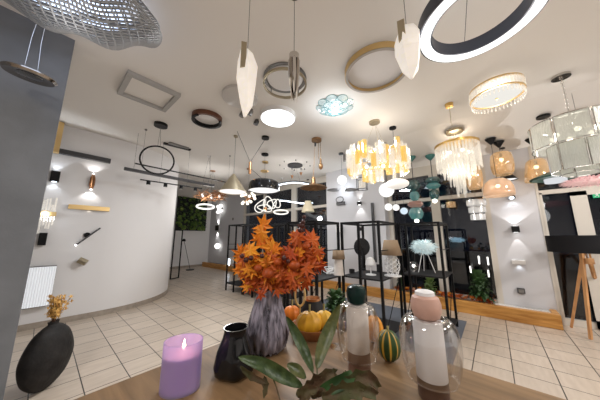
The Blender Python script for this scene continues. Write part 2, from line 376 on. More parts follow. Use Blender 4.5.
# glazed front at x = 5.8
XF = 5.8
struct('wall_pillar', MB().bx(XF, XF+.3, -.68, -.02, 0, 3.12), M['wallc'], smooth=0)
struct('trim_1', MB().bx(XF-.012, XF+.3, -.715, -.68, 0, 3.12), M['frame'], smooth=0)
struct('trim_2', MB().bx(XF-.012, XF+.3, -.02, .03, 0, 3.12), M['frame'], smooth=0)
struct('wall_front', MB().bx(5.53, 6.1, 1.98, 3.72, 0, ROOMH), M['wallc'], smooth=0)
struct('wall_end', MB().bx(XF, XF+.3, 8.35, TY1, 0, ROOMH), M['wallc'], smooth=0)
def bay(n, y0, y1, sill, zt0, zt1, top, ceil, mulls):
    mb = MB()
    mb.bx(XF, XF+.08, y0, y1, top, ceil)                      # head
    mb.bx(XF-.02, XF+.08, y0, y1, zt0, zt1)                    # transom
    mb.bx(XF, XF+.08, y0, y1, 0, sill)
    for a, b in mulls: mb.bx(XF-.025, XF+.08, a, b, 0, top)
    r = struct('window_%d' % n, mb, M['frame'], smooth=0)
    g = obj('pane', MB().bx(XF+.045, XF+.055, y0+.01, y1-.01, sill, top), M['glass'], r, smooth=0)
bay(1, .03, 1.98, .25, 2.25, 2.33, 2.87, 3.12, [(.83, 1.0), (1.88, 1.98), (.03, .07)])
bay(2, 3.72, 8.35, .25, 2.37, 2.46, 3.2, ROOMH, [(3.72, 3.84), (5.2, 5.42), (6.9, 7.0), (8.25, 8.35)])
# door bay
mb = MB(); y0, y1 = -3.9, -.715
mb.bx(XF, XF+.08, y0, y1, 2.72, 3.12); mb.bx(XF-.02, XF+.08, y0, y1, 2.17, 2.245)
mb.bx(XF-.02, XF+.08, -.745, y1, 0, 2.2); mb.bx(XF, XF+.08, y0, y1, 0, .1)
struct('window_3', mb, M['frame'], smooth=0)
wf = bpy.data.objects['window_3']
obj('pane', MB().bx(XF+.045, XF+.055, y0, y1, .1, 2.72), M['glass'], wf, smooth=0)
mb = MB(); mb.bx(XF-.035, XF-.022, -1.24, -1.06, .02, 2.17); mb.bx(XF-.035, XF-.022, -2.25, -2.1, .02, 2.17); mb.bx(XF-.035, XF-.022, -2.25, -1.06, .02, .14); mb.bx(XF-.035, XF-.022, -2.25, -1.06, 2.10, 2.17)
d = struct('door_1', mb, M['frame'], smooth=0)
obj('door_hinge', MB().cyl((XF-.045, -1.24, 1.35), (XF-.045, -1.24, 1.45), .012).cyl((XF-.045, -1.24, .5), (XF-.045, -1.24, .6), .012), M['grmetal'], d)
# dark yard outside
struct('ground_outside', MB().bx(6.1, 30, -12, 22, -.12, -.02), M['asphalt'], smooth=0)
# planter along the glazed front
pl = thing('wooden_planter', 'long golden pine planter trough with white gravel running along the glazed front', 'planter', (5.42, 0, 0))
obj('front_board', MB().bx(0, .1, -.66, 11.2, 0, .215), M['beam'], pl, smooth=0, bevel=.008)
obj('end_board', MB().bx(.1, .37, -.66, -.58, 0, .215), M['beam'], pl, smooth=0, bevel=.006)
g = obj('white_gravel', MB().bx(.1, .375, -.58, 1.97, .02, .185), M['gravel'], pl, smooth=0)
obj('soil', MB().bx(.1, .375, 3.73, 11.1, .02, .17), M['soil'], pl, smooth=0)
# autumn leaf litter on the bed
mb = MB(); rr = random.Random(3)
for i in range(260):
    y = rr.uniform(.12, 1.9) if i < 170 else rr.uniform(3.8, 9)
    Rm = Matrix.Rotation(rr.uniform(0, 6.28), 4, 'Z') @ Matrix.Rotation(rr.uniform(-.6, .6), 4, 'X') @ Matrix.Rotation(rr.uniform(-.5, .5), 4, 'Y')
    mb.star((5.54+rr.uniform(0, .2), y, .22+rr.uniform(0, .07)), Rm, rr.uniform(.045, .085), 5)
o = tag(obj('autumn_leaf_litter', mb, M['lr'], smooth=0), 'red and orange autumn leaves strewn along the gravel of the wooden planter', 'leaves'); o['kind'] = 'stuff'
mb = MB()
for i in range(90):
    y = rr.uniform(.12, 1.9)
    Rm = Matrix.Rotation(rr.uniform(0, 6.28), 4, 'Z') @ Matrix.Rotation(rr.uniform(-.6, .6), 4, 'X')
    mb.star((5.53+rr.uniform(0, .2), y, .24+rr.uniform(0, .06)), Rm, rr.uniform(.035, .07), 5)
o = tag(obj('orange_leaf_litter', mb, M['lo'], smooth=0), 'bright orange leaves among the red ones on the planter gravel', 'leaves'); o['kind'] = 'stuff'

# added fill lights on the unseen ceiling, there to brighten the room
for i, (x, y, pw) in enumerate(FILL_LIGHTS):
    t = thing('ceiling_panel_light', ['round ceiling panel light behind the grey partition side', 'round ceiling panel light by the back right of the table', 'round ceiling panel light near the entrance door'][i], 'ceiling light', (x, y, ROOMH), group='round ceiling panel lights')
    obj('rim', MB().ring((0, 0, 0), .20, .22, -.03, 0), M['white'], t); obj('diffuser', MB().cyl((0, 0, -.02), (0, 0, -.025), .2, n=40), M['opal'], t)
    light('AREA', (0, 0, -.06), pw, NEUT, .5, t, (0, 0, -1))

# ================================================================== TABLE
TZ = .95
tb = thing('display_table', 'light oak display table with smooth plank top in front of the shelves', 'table', (.45, .1, 0))
obj('table_top', MB().bx(-.6, .58, -1.0, .85, TZ-.04, TZ), M['table'], tb, smooth=0, bevel=.003)
for sx, sy in ((-.52, -.9), (.5, -.9), (-.52, .77), (.5, .77)):
    obj('leg', MB().bx(sx-.03, sx+.03, sy-.03, sy+.03, 0, TZ-.04), M['table'], tb, smooth=0)
obj('apron', MB().bx(-.5, .48, -.89, -.87, TZ-.12, TZ-.04).bx(-.5, .48, .74, .76, TZ-.12, TZ-.04), M['table'], tb, smooth=0)
def T(px, py): return P(px, py, z=TZ+.0005)

# lilac candle
p = T(180, 388); s = mpp(p); r = 18.8*s; h = zat(p, 340)-TZ
def ell(mb, prof, k=.86, c=(0, 0, 0)): return mb.lathe(prof, c, 40, sx=1, sy=k)
ca_ = thing('glass_candle', 'lilac candle burning in an oval tinted glass at the table edge', 'candle', p, -AZ*0-.86)
m_lil = ramp_mat('lilac_glass', [(0, (.22, .13, .42)), (.5, (.42, .25, .58)), (1, (.62, .36, .62))], 2, 0, h, .25)
obj('wax', ell(MB(), [(0, .006), (r*.93, .006), (r*.93, h*.72), (r*.5, h*.74), (0, h*.73)]), mat('pink_wax', (.74, .46, .56), .5, sss=.2, emit=.05, ecol=(1, .5, .5)), ca_)
m_lg = thin('lilac_tint', (.93, .86, .98), .05, emit=0, diff=.5, dcol=(.60, .52, .86))
obj('glass', ell(MB(), [(r, 0), (r, h), (r*.95, h), (r*.95, .004), (0, .004), (0, 0)]), m_lg, ca_)
obj('wick', MB().tube([(0, 0, h*.73), (.001, 0, h*.78), (.003, 0, h*.80)], .0012, 6), M['black'], ca_)
obj('flame', MB().lathe([(0, 0), (.0045, .006), (.005, .012), (.003, .022), (0, .034)], (.002, 0, h*.78), 12), glow('flame', (1, .72, .42), 9), ca_, label='small white-orange flame')
light('POINT', (0, 0, h*.95), .12, (1, .6, .35), .01, ca_)

# glossy black faceted vase
p = T(234, 373); s = mpp(p); h = zat(p, 327)-TZ
vb = thing('black_vase', 'small glossy black pinched vase next to the lilac candle', 'vase', p)
prof = [(0, 0), (15*s, 0), (19*s, h*.1), (20*s, h*.25), (17*s, h*.55), (12.5*s, h*.8), (11.5*s, h*.92), (12.5*s, h), (11.2*s, h), (10.5*s, h*.9), (10*s, h*.8), (14*s, h*.5), (0, h*.05)]
n0 = 48; mb = MB(); mb.lathe(prof, n=n0)
mb.v = [(x*(1+.055*math.cos(6*math.atan2(y, x)+z*18)*min(1, 3*(1-z/h))), y*(1+.055*math.cos(6*math.atan2(y, x)+z*18)*min(1, 3*(1-z/h))), z) for x, y, z in mb.v]
obj('body', mb, M['vaseb'], vb, smooth=60)

# ribbed smoked glass vase with autumn branches
p = T(267, 349); s = mpp(p); h = zat(p, 288)-TZ; VP = p.copy(); VH = h
rv = thing('ribbed_glass_vase', 'tall ribbed smoky lilac glass vase holding autumn branches', 'vase', p)
prof = [(0, 0), (15*s, 0), (19*s, h*.08), (21.5*s, h*.28), (18*s, h*.5), (13.3*s, h*.78), (11*s, h*.92), (12*s, h), (10.8*s, h), (9.8*s, h*.92), (12*s, h*.78), (16.8*s, h*.5), (20.3*s, h*.28), (17.5*s, h*.09), (0, h*.06)]
mb = MB(); mb.lathe(prof, n=96)
def rib(x, y, z):
    a = math.atan2(y, x); k = 1+.05*math.cos(16*a+.8*math.sin(z*30+a*2)); return (x*k, y*k, z)
mb.v = [rib(*q) for q in mb.v]
m_rib = mat('ribbed_glass', (.50, .46, .55), .12, col2=(.04, .035, .05), nscale=4, stretch=(16, 16, 2.2), bump=.3, bscale=10, alpha=.88, trans=.25)
nt = m_rib.node_tree; 
obj('body', mb, m_rib, rv, smooth=70)
mb = MB()
for k in range(9):
    a = k*2.4; mb.tube([(math.cos(a)*12*s, math.sin(a)*12*s, h*.1), (math.cos(a+.5)*5*s, math.sin(a+.5)*5*s, h*.6), (math.cos(a)*7*s, math.sin(a)*7*s, h*1.02)], .0018, 5)
obj('inner_stems', mb, M['stem'], rv)

M['lantern'] = mat('lantern_fruit', (.42, .075, .01), .5, noise=.25, nscale=20)
# ---- autumn branches
def at_view(px, py, d): return P(px, py, d=d)
def spray(name, label, mats, spots, d0, seed, size, n_extra):
    rr = random.Random(seed)
    root = thing(name, label, 'autumn branch', (VP.x, VP.y, TZ+VH*.9), group=None)
    o0 = Vector(root.location)
    for mi, mt in enumerate(mats):
        mb = MB()
        for (px, py, sz, mm) in spots:
            if mm != mi: continue
            c = at_view(px, py, d0+rr.uniform(-.05, .05))
            view = (c-Vector((0, 0, HC))).normalized()
            q = (-view).to_track_quat('Z', 'Y').to_matrix().to_4x4()
            Rm = q @ Matrix.Rotation(rr.uniform(-.6, .6), 4, 'X') @ Matrix.Rotation(rr.uniform(-.6, .6), 4, 'Y') @ Matrix.Rotation(rr.uniform(0, 6.28), 4, 'Z')
            mb.star(c-o0, Rm, sz*d0/F, 7)
        obj(['leaves', 'dark_leaves', 'pale_leaves'][mi], mb, mt, root, smooth=0)
    mb = MB()
    for i in range(8):
        q = rr.choice(spots); c = at_view(q[0], q[1], d0)-o0
        mb.tube([(0, 0, -.02), c*.4+Vector((0, 0, .03)), c], [.0022, .0018, .001], 5)
    obj('twigs', mb, M['stem'], root)
    return root, o0
D0 = depth(VP)+.02
rr = random.Random(11)
sp = [(262, 225, 15, 0), (268, 245, 16, 0), (258, 240, 13, 0), (274, 258, 14, 0), (250, 250, 12, 0), (263, 262, 13, 0), (272, 248, 15, 2), (262, 232, 12, 2), (252, 262, 11, 2), (244, 258, 10, 1), (250, 274, 11, 0), (258, 280, 12, 1), (266, 272, 12, 0), (247, 268, 9, 2), (280, 266, 10, 1)]
for i in range(30): sp.append((rr.uniform(238, 282), rr.uniform(244, 290), rr.uniform(8, 13), rr.choice([0, 0, 1, 2])))
for i in range(34): sp.append((rr.uniform(246, 290), rr.uniform(266, 294), rr.uniform(8, 12), rr.choice([0, 1, 1])))
spray('yellow_maple_spray', 'spray of golden yellow and orange maple leaves on the candle side of the glass vase', [M['lo'], M['lr'], M['ly']], sp, D0, 5, 0, 0)
sp = [(303, 252, 17, 0), (312, 240, 14, 0), (298, 240, 12, 0), (312, 258, 13, 2), (296, 262, 13, 0), (306, 268, 11, 0), (290, 272, 12, 0), (302, 228, 6, 1), (318, 250, 10, 0), (284, 280, 12, 0), (294, 276, 11, 2), (292, 250, 11, 0)]
for i in range(46): sp.append((rr.uniform(270, 312), rr.uniform(250, 283), rr.uniform(9, 13), rr.choice([0, 0, 2, 1])))
for i in range(16): sp.append((rr.uniform(294, 320), rr.uniform(236, 270), rr.uniform(8, 13), rr.choice([0, 0, 2])))
mdr = mat('leaf_maroon', (.16, .03, .012), .6)
rt, o0 = spray('red_maple_spray', 'spray of rust red maple leaves with berries on the shelf side of the glass vase', [M['lr'], mdr, M['lo']], sp, D0-.01, 8, 0, 0)
for (px, py, r_) in [(268, 273, 6), (294, 265, 6), (278, 262, 4.5), (306, 246, 4), (258, 268, 4)]:
    c = at_view(px, py, D0-.055)-o0; rad = r_*D0/F
    obj('mini_pumpkin', MB().sphere(c, (rad, rad, rad*.8), 24, 10, f=lambda a, ph: 1-.1*abs(math.cos(4*a))*math.sin(ph)), M['lantern'], rt)
for (px, py, r_) in [(242, 256, 3), (246, 260, 3.2), (251, 258, 3), (262, 256, 3), (300, 230, 3), (303, 222, 3), (304, 217, 2.5), (301, 225, 3), (284, 258, 3), (288, 261, 2.6)]:
    obj('berry', MB().sphere(at_view(px, py, D0-.07)-o0, r_*.75*D0/F, 10, 8), M['berry'], rt)
mb = MB()
for i in range(26):
    c = at_view(rr.uniform(315, 320), rr.uniform(245, 256), D0-.03)-o0; mb.sphere(c, .0035, 6, 5)
obj('green_buds', mb, mat('lime_buds', (.30, .40, .03), .5), rt)

# ---- bottle lamps
def bottle(name, label, px, pb, ptop_body, ptop_ball, wi, wo, pg0, pg1, split, ballr, m_up, m_lo, m_ball, cap=False, dz=0):
    p = T(px, pb); s = mpp(p); Z = lambda py: zat(p, py)-TZ
    t = thing(name, label, 'table lamp', p)
    zb = Z(split); zt = Z(ptop_body); r = wi/2*s
    obj('base', MB().lathe([(0, 0), (r*.97, 0), (r, .003), (r, zb)], n=40).cyl((0, 0, zb-.001), (0, 0, zb), r*.99, n=40), m_lo, t)
    obj('body', MB().lathe([(r, zb), (r, zt-.006), (r*.94, zt-.001), (r*.5, zt), (0, zt)], n=40), m_up, t)
    R = wo/2*s; z0, z1 = Z(pg1), Z(pg0); H_ = z1-z0
    prof = [(r*1.06, z1)]+[(r*1.06+(R-r*1.06)*math.sin(min(1, u*1.0)*PI/2)**.8, z1-H_*.42*(1-math.cos(u*PI/2))) for u in [i/10 for i in range(1, 11)]]
    prof += [(R*(1-.22*u**2.2), z1-H_*(.42+.58*u)) for u in [i/8 for i in range(1, 9)]]
    o = obj('glass_dome', MB().lathe(prof, n=48), M['clear'], t); m_ = o.modifiers.new('thick', 'SOLIDIFY'); m_.thickness = .0025
    obj('dome_rim', MB().torus((0, 0, z0), prof[-1][0], .0016, 48, 6), M['clear'], t)
    rb, zc = ballr*s, (Z(ptop_ball)+zt)/2; hb = (Z(ptop_ball)-zt)/2
    obj('stopper', MB().lathe([(rb*.55, -hb), (rb*.85, -hb*.8), (rb, -hb*.2), (rb, hb*.3), (rb*.88, hb*.75), (rb*.6, hb*.97), (0, hb)], (0, 0, zc), 40), m_ball, t)
    if cap: obj('stopper_cap', MB().lathe([(rb*.66, hb*.80), (rb*.64, hb*1.18), (rb*.5, hb*1.28), (0, hb*1.3)], (0, 0, zc), 40), m_up, t, label='white cap')
    return t
bottle('bottle_lamp', 'cream bottle lamp with dark green round stopper under clear glass bell', 359.5, 371, 304, 285, 22, 41, 304, 357, 350, 10.3, M['cream'], M['taupe'], M['knob_g'])
bottle('bottle_lamp', 'white bottle lamp with pink ball stopper and wide clear glass bell', 434, 397, 319, 294, 28, 55, 317, 378, 377, 14.5, M['whitec'], M['brown'], M['knob_p'], cap=True)

# ---- pumpkins
def pumpkin(label, px, py, rx, rz, mt, rel=TZ, cat='pumpkin', name='pumpkin', lobes=9, stemh=.03, m2=None, tilt=0):
    base = P(px, py, z=rel); s = mpp(base)
    t = thing(name, label, cat, base); R, Z_ = rx*s, rz*s
    mb = MB().sphere((0, 0, Z_*.96), (R, R, Z_), 54, 18, f=lambda a, ph: 1-.09*abs(math.sin(lobes*a/2))**.6*math.sin(ph)-.05*math.cos(ph)**8)
    obj('body', mb, mt, t, smooth=80)
    if stemh: obj('stem', MB().tube([(0, 0, Z_*1.75), (.002, 0, Z_*1.9+stemh*.4), (.006, .003, Z_*1.9+stemh)], [.006, .004, .005], 8), mat('pumpkin_stem', (.35, .30, .12), .7), t)
    return t
bp_ = T(312, 336); s = mpp(bp_)
bw = thing('wooden_bowl', 'turned reddish wooden bowl under the yellow pumpkins', 'bowl', bp_)
obj('body', MB().lathe([(0, 0), (13*s, 0), (18*s, 5*s), (21*s, 11*s), (20*s, 11*s), (17*s, 6*s), (0, 3*s)], n=40), M['bowl'], bw)
zb = TZ+4.2*s
pumpkin('plump yellow ribbed pumpkin in the wooden bowl beside the gold loop', 309.5, 334, 13.5, 11, M['pumpy'], zb)
pumpkin('smaller yellow pumpkin leaning behind the plump one in the bowl', 324, 330, 10, 9.5, mat('pumpkin_pale', (.84, .50, .06), .45, noise=.15), zb)
pumpkin('bright orange pumpkin half hidden behind the gold loop', 292, 322, 9, 8, M['pumpo'], TZ+.001)
pumpkin('golden orange pumpkin seen behind the glass bell of the green topped lamp', 375, 342, 9, 13, mat('pumpkin_gold', (.82, .33, .02), .4, noise=.15), TZ+.001, lobes=10)
m_g = mat('striped_gourd', (.03, .07, .02), .4); nt = m_g.node_tree; b_ = nt.nodes['Principled BSDF']
tc = nt.nodes.new('ShaderNodeTexCoord'); sp_ = nt.nodes.new('ShaderNodeSeparateXYZ'); nt.links.new(tc.outputs['Object'], sp_.inputs[0])
at_ = nt.nodes.new('ShaderNodeMath'); at_.operation = 'ARCTAN2'; nt.links.new(sp_.outputs[1], at_.inputs[0]); nt.links.new(sp_.outputs[0], at_.inputs[1])
mu = nt.nodes.new('ShaderNodeMath'); mu.operation = 'MULTIPLY'; mu.inputs[1].default_value = 9; nt.links.new(at_.outputs[0], mu.inputs[0])
si = nt.nodes.new('ShaderNodeMath'); si.operation = 'SINE'; nt.links.new(mu.outputs[0], si.inputs[0])
rp = nt.nodes.new('ShaderNodeValToRGB'); rp.color_ramp.elements[0].position = .55; rp.color_ramp.elements[0].color = (.035, .075, .02, 1); rp.color_ramp.elements[1].position = .85; rp.color_ramp.elements[1].color = (.62, .36, .04, 1)
nt.links.new(si.outputs[0], rp.inputs[0]); nt.links.new(rp.outputs[0], b_.inputs['Base Color'])
pumpkin('dark green gourd with yellow stripes to the side of the green topped lamp', 389.5, 361, 11.5, 15, m_g, TZ+.001, 'gourd', 'striped_gourd', 9, .012)

# gold loop ornament on a black foot
p = T(300, 337); s = mpp(p); Z = lambda py: zat(p, py)-TZ
t = thing('loop_ornament', 'slim gold loop ornament standing between vase and pumpkins', 'ornament', p, AZ-PI/2)
zc = (Z(284)+Z(306))/2; hh = (Z(284)-Z(306))/2
obj('loop', MB().tube([(5*s*math.sin(a), 0, zc+hh*math.cos(a)) for a in [2*PI*i/28 for i in range(28)]], .0055, 8, True), M['gold'], t)
obj('stem', MB().cyl((0, 0, .008), (0, 0, zc-hh), .003), M['gold'], t); obj('foot', MB().cyl((0, 0, 0), (0, 0, .008), .025, n=24), M['gold'], t)

# black tealight cup with copper inside
p = T(313, 321); s = mpp(p); zt = zat(p, 300)-TZ
t = thing('tealight_cup', 'matt black conical cup with glowing copper inside behind the pumpkins', 'candle holder', p)
obj('cup', MB().lathe([(0, 0), (9*s, 0), (12.5*s, zt*.5), (8*s, zt), (7.5*s, zt), (11*s, zt*.5), (0, .01)], n=32), M['blackm'], t)
obj('copper_liner', MB().lathe([(7.8*s, zt-.001), (8.2*s, zt+.012), (7.2*s, zt+.012), (6*s, zt-.02), (0, zt-.022)], n=32), M['copper'], t, label='copper rim and lining')

# wine glass
p = T(338, 347); s = mpp(p); Z = lambda py: zat(p, py)-TZ; h = Z(318)
t = thing('wine_glass', 'small clear stemmed glass behind the green leaves', 'glass', p)
o = obj('bowl', MB().lathe([(0, h*.45), (6*s, h*.52), (8*s, h*.7), (7*s, h)], n=32), M['clear'], t); o.modifiers.new('t', 'SOLIDIFY').thickness = .0015
obj('stem', MB().cyl((0, 0, .004), (0, 0, h*.46), .003), M['clear'], t); obj('foot', MB().lathe([(0, 0), (8*s, 0), (8*s, .002), (.004, .006)], n=32), M['clear'], t)

# ---- foreground magnolia-like sprig
root = T(322, 392); sg = thing('leafy_sprig', 'cut sprig with large green pointed leaves and curled dry leaves lying in front', 'plant', root)
def L3(px, py, dz): return P(px, py, d=depth(root)+dz)-root
def lf(name, pts, wid, mt, fold=.5, wave=.05, up=None, jag=0):
    P3 = [L3(*q) for q in pts]
    # resample to a smooth curve
    out = []; n = len(P3)
    for i in range(n-1):
        a, b, c, d = P3[max(i-1, 0)], P3[i], P3[i+1], P3[min(i+2, n-1)]
        for k in range(5):
            u = k/5; out.append(.5*((2*b)+(c-a)*u+(2*a-5*b+4*c-d)*u*u+(3*b-a-3*c+d)*u**3))
    out.append(P3[-1])
    obj(name, MB().blade(out, wid, up or (-ca*.9, -sa*.9, .45), fold, wave=wave, jag=jag), mt, sg, smooth=60)
u_ = mpp(root)
m_lf = mat('sprig_green', (.06, .095, .03), .4, col2=(.022, .045, .013), nscale=45, bump=.25, bscale=80)
m_lf2 = mat('sprig_pale', (.13, .14, .05), .4, col2=(.05, .07, .02), nscale=45, bump=.25, bscale=80)
lf('leaf', [(313, 372, 0), (305, 352, .04), (295, 332, .06), (286, 316, .05)], 5*u_, m_lf)
lf('leaf', [(317, 368, 0), (322, 348, .02), (331, 325, .04), (340, 304, .03)], 6*u_, m_lf2)
lf('leaf', [(302, 386, -.02), (284, 376, -.02), (262, 364, -.03), (238, 357, -.02)], 5.5*u_, m_lf)
lf('leaf', [(306, 378, -.02), (300, 372, 0), (294, 368, .01), (287, 364, .02)], 4.5*u_, m_lf2)
lf('leaf', [(318, 392, -.03), (330, 387, -.05), (348, 378, -.05), (352, 372, -.03)], 5*u_, M['leafd'])
for (pts, w_) in [([(296, 395, -.05), (312, 386, -.03), (328, 376, -.03), (336, 372, -.01)], 9), ([(336, 392, -.05), (350, 382, -.05), (368, 378, -.04), (379, 387, -.03)], 9), ([(322, 398, -.06), (338, 392, -.06), (358, 390, -.07), (378, 394, -.05)], 9),
                  ([(264, 398, -.05), (266, 386, -.02), (264, 376, 0)], 4), ([(300, 400, -.06), (306, 392, -.06), (318, 388, -.06)], 7), ([(326, 396, -.05), (344, 386, -.04), (360, 384, -.03), (374, 378, -.02)], 8), ([(312, 398, -.05), (318, 388, -.04), (328, 380, -.03), (334, 370, -.01)], 8), ([(340, 384, -.03), (346, 377, -.03), (345, 371, -.02)], 5), ([(240, 366, -.02), (252, 376, -.01), (268, 384, -.02)], 4)]:
    lf('dry_leaf', pts, w_*.62*u_, M['leafdry'], .8, .5, jag=.28)
mb = MB()
for a, b in [((318, 396, -.04), (317, 368, 0)), ((316, 398, -.04), (313, 372, 0)), ((280, 400, -.05), (273, 378, -.02)), ((316, 396, -.04), (302, 386, -.02)), ((318, 397, -.04), (340, 390, -.05))]:
    obj('stem', MB().tube([L3(*a), (L3(*a)+L3(*b))/2+Vector((0, 0, .003)), L3(*b)], .002, 6), M['leafdry'], sg)

# ================================================================== FLOOR VASE (left)
p = P(42, 389, z=0); s = mpp(p); h = zat(p, 321)
fv = thing('floor_vase', 'large flattened rough black clay vase standing on the tiles by the curved wall', 'vase', p, PI/2-AZ-.0)
prof = [(0, 0)]+smooth_prof([(.22, 0), (.5, .06), (.83, .2), (1, .42), (.95, .6), (.72, .8), (.42, .91), (.22, .955), (.24, 1.0)])+[(.20, 1.0), (.18, .95), (0, .9)]
R = 25*s
mb = MB().lathe([(r*R, z*h) for r, z in prof], n=48, sx=1, sy=.55)
obj('body', mb, M['vaser'], fv, smooth=70)
df = thing('dried_flower_bunch', 'bunch of golden dried flowers in the black floor vase', 'dried flowers', (p.x, p.y, h*.96))
rr = random.Random(4); mb = MB(); mf = MB()
for i in range(22):
    a = rr.uniform(0, 6.28); k = rr.uniform(.05, .32); L_ = rr.uniform(.12, .27)
    tip = Vector((math.cos(a)*k*L_*1.6, math.sin(a)*k*L_*1.6, L_)); mb.tube([(0, 0, -.05), tip*.5, tip], .002, 5)
    for j in range(14):
        c = tip*rr.uniform(.45, 1)+Vector((rr.uniform(-.02, .02), rr.uniform(-.02, .02), rr.uniform(-.02, .02)))
        Rm = Matrix.Rotation(rr.uniform(0, 6), 4, 'Z') @ Matrix.Rotation(rr.uniform(0, 3), 4, 'X'); mf.star(c, Rm, .024, 5)
obj('stems', mb, M['stem'], df); obj('blossoms', mf, M['dry'], df, smooth=0)

# ================================================================== SHELVING
def rack(label, x0, x1, y0, y1, top, shelves, braces=True, mid=.52, group='black metal shelving units'):
    t = thing('shelving_unit', label, 'shelf', (x0, y0, 0), group=group); W_, D_ = x1-x0, y1-y0; r = .016
    for a in (r, W_-r):
        for b in (r, D_-r): obj('post', MB().bx(a-r, a+r, b-r, b+r, 0, top), M['black'], t, smooth=0)
    obj('post', MB().bx(0, 2*r, D_*mid-r, D_*mid+r, 0, top-2*r), M['black'], t, smooth=0)
    mb = MB()
    for b in (r, D_-r): mb.bx(2*r, W_-2*r, b-r, b+r, top-2*r, top)
    for a in (r, W_-r): mb.bx(a-r, a+r, 2*r, D_-2*r, top-2*r, top)
    obj('top_rail', mb, M['black'], t, smooth=0)
    for z in shelves: obj('shelf_board', MB().bx(.002, W_-.002, .002, D_-.002, z-.022, z), M['blackm'], t, smooth=0)
    mb = MB()
    for b in (r, D_-r): mb.bx(2*r, W_-2*r, b-.006, b+.006, 1.22, 1.232)
    if braces:
        for b in (r, D_-r): mb.tube([(r, b, .12), (W_-r, b, .80)], .006, 6)
    obj('brace', mb, M['black'], t, smooth=0)
    return t
SH = .85
rB = rack('black metal shelving unit nearest the wooden planter, carrying the feather lamp', 3.79, 4.54, .575, 1.165, 1.64, [SH, .12], mid=.80)
rA = rack('black metal shelving unit in the middle of the zigzag, carrying a tan shaded lamp', 3.01, 3.78, 1.17, 1.78, 1.64, [SH, .12])
rC = rack('black metal shelving unit behind the pumpkins, carrying a pale ceramic lamp', 2.40, 3.0, 1.79, 2.35, 1.64, [SH, .12])
rD = rack('black metal shelving unit behind the red autumn leaves', 2.75, 3.35, 2.36, 3.1, 1.66, [SH, .15])
rE = rack('black metal shelving unit seen between the two autumn sprays', 3.45, 3.95, 3.2, 4.1, 1.70, [SH, .2])
rF = rack('black metal shelving unit behind the yellow autumn leaves', 3.45, 3.95, 4.11, 4.9, 1.74, [SH, .2])
rG = rack('farthest black metal shelving unit, its end open towards the curved wall', 3.45, 3.95, 4.91, 5.7, 1.77, [1.1, .2], False)
o = tag(obj('floor_mat', MB().bx(3.0, 4.9, .50, 3.1, .001, .008), M['mat_'], smooth=0), 'thin blue grey floor mat under the shelving units', 'mat')

# ---- lamps on the shelves
def on(px, py, z=SH): return P(px, py, z=z+.001)
# round black disc lamp
p = Vector((3.45, 1.62, SH)); p = on(363, 270); s = mpp(p); zc = zat(p, 247)-p.z
t = thing('disc_lamp', 'table lamp with a big flat round black disc on a column', 'table lamp', p, PI/2-AZ+.1)
obj('base', MB().cyl((0, 0, 0), (0, 0, .03), .05, n=24), M['blackm'], t); obj('column', MB().cyl((0, 0, .03), (0, 0, zc-.05), .022, n=16), M['blackm'], t)
R = 9*s; q = Matrix.Translation((0, 0, zc)) @ Matrix.Rotation(PI/2, 4, 'Y')
obj('disc', MB().lathe([(0, -.012), (R*.96, -.012), (R, 0), (R*.96, .012), (0, .012)], n=40, M=q), M['blackm'], t)
# small white mushroom lamp
p = on(371, 275); s = mpp(p); Z = lambda py: zat(p, py)-p.z
t = thing('mushroom_lamp', 'small white lamp with domed shade on the middle shelf', 'table lamp', p)
obj('base', MB().lathe([(0, 0), (5*s, 0), (5*s, .012), (.012, .02)], n=24), M['white'], t); obj('stem', MB().cyl((0, 0, .018), (0, 0, Z(262)), .008), M['white'], t)
obj('shade', MB().lathe([(5*s, Z(265)), (4.6*s, Z(261)), (3*s, Z(258)), (0, Z(257))], n=28), M['white'], t)
# tan shade lamps
def shade_lamp(label, px, pbase, psh0, psh1, w0, w1, kind, z=SH, body=M['white']):
    p = on(px, pbase, z); s = mpp(p); Z = lambda py: zat(p, py)-p.z
    t = thing('shaded_lamp', label, 'table lamp', p)
    if kind == 'knot':
        rr = random.Random(2); H_ = Z(psh0); mb = MB()
        for k in range(7):
            a = k*.9; mb.tube([(7*s*math.cos(a+u*4)*(.6+.4*math.sin(u*3)), 7*s*math.sin(a+u*4)*(.6+.4*math.sin(u*3)), .01+H_*.9*u) for u in [i/14 for i in range(15)]], .006, 6)
        obj('knot_base', mb, body, t); obj('foot', MB().cyl((0, 0, 0), (0, 0, .012), 8*s, n=24), body, t)
        obj('stem', MB().cyl((0, 0, .01), (0, 0, Z(psh0)+.03), .005), body, t)
    else:
        obj('column', MB().lathe([(0, 0), (5*s, 0), (4.6*s, Z(psh0)*.5), (4*s, Z(psh0)+.01), (0, Z(psh0)+.01)], n=24), body, t)
    o = obj('lamp_shade', MB().lathe([(w0/2*s, Z(psh0)), (w1/2*s, Z(psh1))], n=36), M['cloth'], t, label='tan linen shade')
    o.modifiers.new('thick', 'SOLIDIFY').thickness = .003
    return t

shade_lamp('lamp with tan drum shade on a knotted white base, middle shelf', 393, 276, 255, 240, 20, 13, 'knot')
shade_lamp('pale ceramic lamp with short tan shade on the shelf behind the pumpkins', 339, 275, 259, 250, 13, 11, 'col', body=M['cream'])
# white twig wreath lamp
p = on(329, 274); s = mpp(p); t = thing('twig_ornament', 'low white twisted twig ornament beside the pale ceramic lamp', 'ornament', p)
mb = MB()
for k in range(5): mb.torus((0, 0, 4*s), (7-k)*s, .004, 24, 6, M=Matrix.Rotation(.35*math.sin(k*2), 4, 'X') @ Matrix.Rotation(.35*math.cos(k*3), 4, 'Y'))
obj('twigs', mb, M['white'], t); obj('foot', MB().cyl((0, 0, 0), (0, 0, 2*s), 3*s), M['white'], t)
